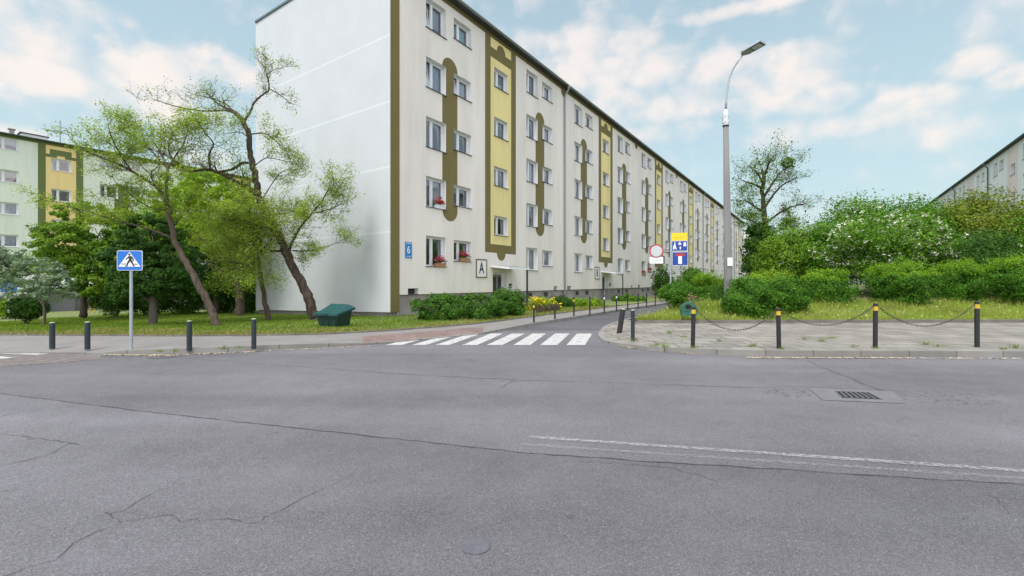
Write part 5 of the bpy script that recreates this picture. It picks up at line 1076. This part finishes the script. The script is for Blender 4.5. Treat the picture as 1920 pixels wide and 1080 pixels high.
# thin tree between them
Y = 18.2; t = Tree('locust_tree', 'slim straight locust trunk just left of the big leaning tree', P(503,598,Y), LG, L_LOC2, M_BARK, 8)
t.limb([(504,602),(499,575),(492,540),(487,505),(482,470)], .12, .06, Y, 0, True)
for k, q in enumerate(([(484,490),(455,465),(425,455),(395,450)],[(483,480),(505,455),(520,430)],[(482,470),(465,440),(440,420),(410,400)],[(482,472),(470,430),(468,395)],[(486,500),(460,495),(420,490)])): t.limb(q, .04, .012, Y, (-1)**k*1.1, twig=10, tl=.9, up=.05)
t.done(16000, .07, .17)
def crown_tree(name, label, px, yb, Y, th, blobs, lm, n, leaf, bark=M_BARKG, tr=.16, group=None, rc=.3, nl=60, lean=0, shell=.55):
    """trunk from the ground, limbs to each leaf mass; blobs are (px, py, rx, ry, dY) in photo pixels at the tree's own distance"""
    b = P(px, yb, Y); r = empty(name, b); tag(r, label, 'tree', group); m = MB(); br = MB(); top = P(px+lean, th, Y)-b
    out, rs = limb(m, [(0,0,-.15),(top.x*.35+.03,0,top.z*.4),(top.x,top.y,top.z)], tr, tr*.55, 9, 5, tr*.08, int(px)); pts = []; nrm = []; k = F/Y
    tot = sum(q[2]*q[3] for q in blobs)
    for (cx, cy, rx, ry, dy) in blobs:
        c = P(cx, cy, Y+dy)-b; rad = (rx/k, min(rx,ry*1.3)/k, ry/k); nn = int(n*rx*ry/tot); rcc = rc*min(1.4, max(.5, rx/k*.5))
        p_, cs, n_ = shell_pts(c, tuple(max(.15, q-rcc*.7) for q in rad), nn, max(8, int(nl*rx*ry/tot*2)), rcc, shell, 2, -.9, .62); pts.append(p_); nrm.append(n_)
        mid = out[min(len(out)-1, len(out)*2//3)]; limb(br, [mid, (Vector(mid)*.5+Vector(c)*.5)+Vector((0,0,.1)), Vector(c)], tr*.4, tr*.1, 6, 4, .02, int(cx))
        for q in cs[:6]: limb(br, [Vector(c), (Vector(c)+Vector(q))/2+Vector((0,0,.06)), Vector(q)], tr*.12, .008, 5, 3, .02, int(cx+cy))
    m.build('trunk', bark, r, True); br.build('branches', bark, r, True)
    pts = np.concatenate(pts); nrm = np.concatenate(nrm); kk = pts[:, 2] > .25; pts = pts[kk]; nrm = nrm[kk]
    link('crown', np_mesh('crown', leaf_verts(pts, leaf, leaf*.62, .8, .35, nrm), 4, lm), r); return r
BG = 'dense trees behind the leaning ones'
crown_tree('maple_tree', 'dense layered maple left of the crossing sign', 156, 588, 22, 540, [(150,400,45,28,0),(120,450,62,36,-.8),(185,440,60,38,.6),(150,495,85,36,0),(95,490,40,30,.5),(215,500,50,40,-.5),(180,535,55,24,-.6)], L_MID, 42000, .10, M_BARKD, .17, BG, .22, 170)
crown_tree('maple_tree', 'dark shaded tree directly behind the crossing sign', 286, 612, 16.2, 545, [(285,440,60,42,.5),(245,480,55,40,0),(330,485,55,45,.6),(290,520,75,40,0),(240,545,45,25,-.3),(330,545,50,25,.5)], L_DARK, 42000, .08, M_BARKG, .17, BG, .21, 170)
crown_tree('maple_tree', 'bright green tree behind the big leaning one, left of the gable', 449, 588, 23, 520, [(400,360,65,42,0),(350,395,55,42,1),(440,400,60,45,-.6),(330,440,50,38,.6),(390,450,75,42,0),(455,455,45,42,1)], L_BRT, 38000, .105, M_BARKD, .26, BG, .25, 150)
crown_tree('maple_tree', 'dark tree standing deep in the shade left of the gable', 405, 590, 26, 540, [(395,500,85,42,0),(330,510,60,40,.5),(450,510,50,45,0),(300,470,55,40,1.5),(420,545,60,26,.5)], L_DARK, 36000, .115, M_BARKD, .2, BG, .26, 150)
crown_tree('silver_leaf_tree', 'small silvery grey green tree at the left edge', 82, 605, 17, 560, [(70,510,52,30,0),(40,535,50,28,.4),(100,540,38,28,-.3),(10,490,40,35,.6)], L_SILV, 16000, .065, M_BARKG, .06, None, .17, 130)
crown_tree('silver_leaf_tree', 'taller silvery tree cut by the left picture edge', -30, 608, 18, 540, [(-20,500,60,40,0),(-50,540,60,40,.4)], L_SILV, 9000, .07, M_BARKG, .08, None, .18, 110)
shrub('dense dark conifer like shrub below the silvery tree', 'shrub', 52, 548, 603, 30, 19.5, L_DARK, 7000, .07, None, 2.2, rc=.16, nl=60)
shrub('bright green bush behind the small blue sign at left', 'bush', 8, 560, 596, 30, 26, L_BRT, 4000, .09, None, 2.4, rc=.18, nl=40)
UG = 'undergrowth shrubs in the shade of the trees'
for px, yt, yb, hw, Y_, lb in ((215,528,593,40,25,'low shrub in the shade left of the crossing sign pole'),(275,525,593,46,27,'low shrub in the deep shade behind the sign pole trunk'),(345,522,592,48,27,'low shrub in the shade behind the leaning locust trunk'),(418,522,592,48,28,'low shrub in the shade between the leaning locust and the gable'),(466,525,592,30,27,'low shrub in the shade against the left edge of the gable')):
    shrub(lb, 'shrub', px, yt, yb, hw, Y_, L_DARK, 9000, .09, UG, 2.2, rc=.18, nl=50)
crown_tree('maple_tree', 'far bright tree in front of the pale green block, behind the locust crown', 300, 575, 33, 520, [(300,380,50,32,0),(340,350,45,30,1),(270,420,60,36,0),(390,345,40,26,1),(330,430,60,40,0)], L_BRT, 14000, .14, M_BARKD, .2, BG, .4)
# sparse tree on the right
Y = 33; t = Tree('sparse_tree', 'tall sparse tree with gappy crown right of the lamp pole', P(1437,545,Y), None, L_MID, M_BARKD, 12)
t.limb([(1437,555),(1436,500),(1435,450),(1433,405),(1430,360),(1432,330)], .26, .12, Y, 0, True)
for k, q in enumerate(([(1431,345),(1420,325),(1405,312)],[(1432,335),(1440,312),(1445,298)],[(1433,390),(1450,365),(1470,345),(1490,335)],[(1433,400),(1412,385),(1396,375)],[(1434,420),(1460,400),(1485,388),(1502,384)],[(1434,430),(1412,415),(1396,410)],[(1432,370),(1448,345),(1462,325),(1480,312)],[(1431,355),(1412,345),(1396,340)],[(1435,445),(1465,430),(1490,425)])): t.limb(q, .10, .035, Y, (-1)**k*1.3, twig=10, tl=1.15, up=.15)
mb_ = rng.normal(size=(900,3)); mb_ /= np.linalg.norm(mb_,axis=1)[:,None]; mb_ = mb_*(.3+.25*rng.random((900,1)))*.9+np.array(tuple(P(1477,306,Y)-t.b)); t.limb([(1470,325),(1474,315),(1477,306)], .05, .03, Y)
t.done(11000, .12, .2, lambda v: 1.0 if pxy(v)[1] > 395 else .3, .45, mb_)
m = crown_tree('shade_tree', 'dense dark tree at the end of the side street behind the lamp pole', 1415, 545, 42, 520, [(1418,450,20,40,0),(1425,500,26,30,0),(1408,480,14,30,0)], L_DARK, 9000, .17, M_BARKD, .2, None, .4)
# ---- small stuff
def weeds():
    spots = [(1186,640),(1232,648),(1222,650),(1247,651),(1300,652),(1405,650),(1412,649),(1466,655),(1510,636),(1540,640),(1560,634),(1600,650),(1735,646),(1760,650),(1880,655),(1903,652),(1640,653),(330,659),(420,655),(448,652),(300,660),(1255,625),(1283,632),(1350,640)]
    lb = 'low weed tuft growing in the joints of the pavement'
    for i, (px, py) in enumerate(spots):
        b = G(px, py, .125); n = 26; p = np.zeros((n,3)); p[:,0] = rng.normal(0,.05,n); p[:,1] = rng.normal(0,.03,n); o = link('weed_tuft', np_mesh('weed_tuft', blades(p, .07 if i % 3 else .12, .012, .8), 3, L_GRASS)); o.location = b; tag(o, lb, 'weed', 'weed tufts in the pavement joints')
weeds()
def seeds():
    ln = [(1160,650,1300,664,260),(1400,671,1700,672,420),(1700,672,1920,673,150),(480,659,700,649,160),(195,666,330,667,260),(330,666,480,660,140)]; V = []
    for a, b, c, d, n in ln:
        A, B = G(a,b), G(c,d); t = rng.random(n); p = np.stack([A.x+(B.x-A.x)*t, A.y+(B.y-A.y)*t+rng.normal(0,.03,n), np.full(n,.012)],1); V.append(p)
    p = np.concatenate(V); o = link('seed_litter', np_mesh('seed_litter', leaf_verts(p, .05, .03, 4), 4, M_SEED)); tag(o, 'pale fallen seed litter lying along the kerbs', 'litter', kind='stuff')
seeds()
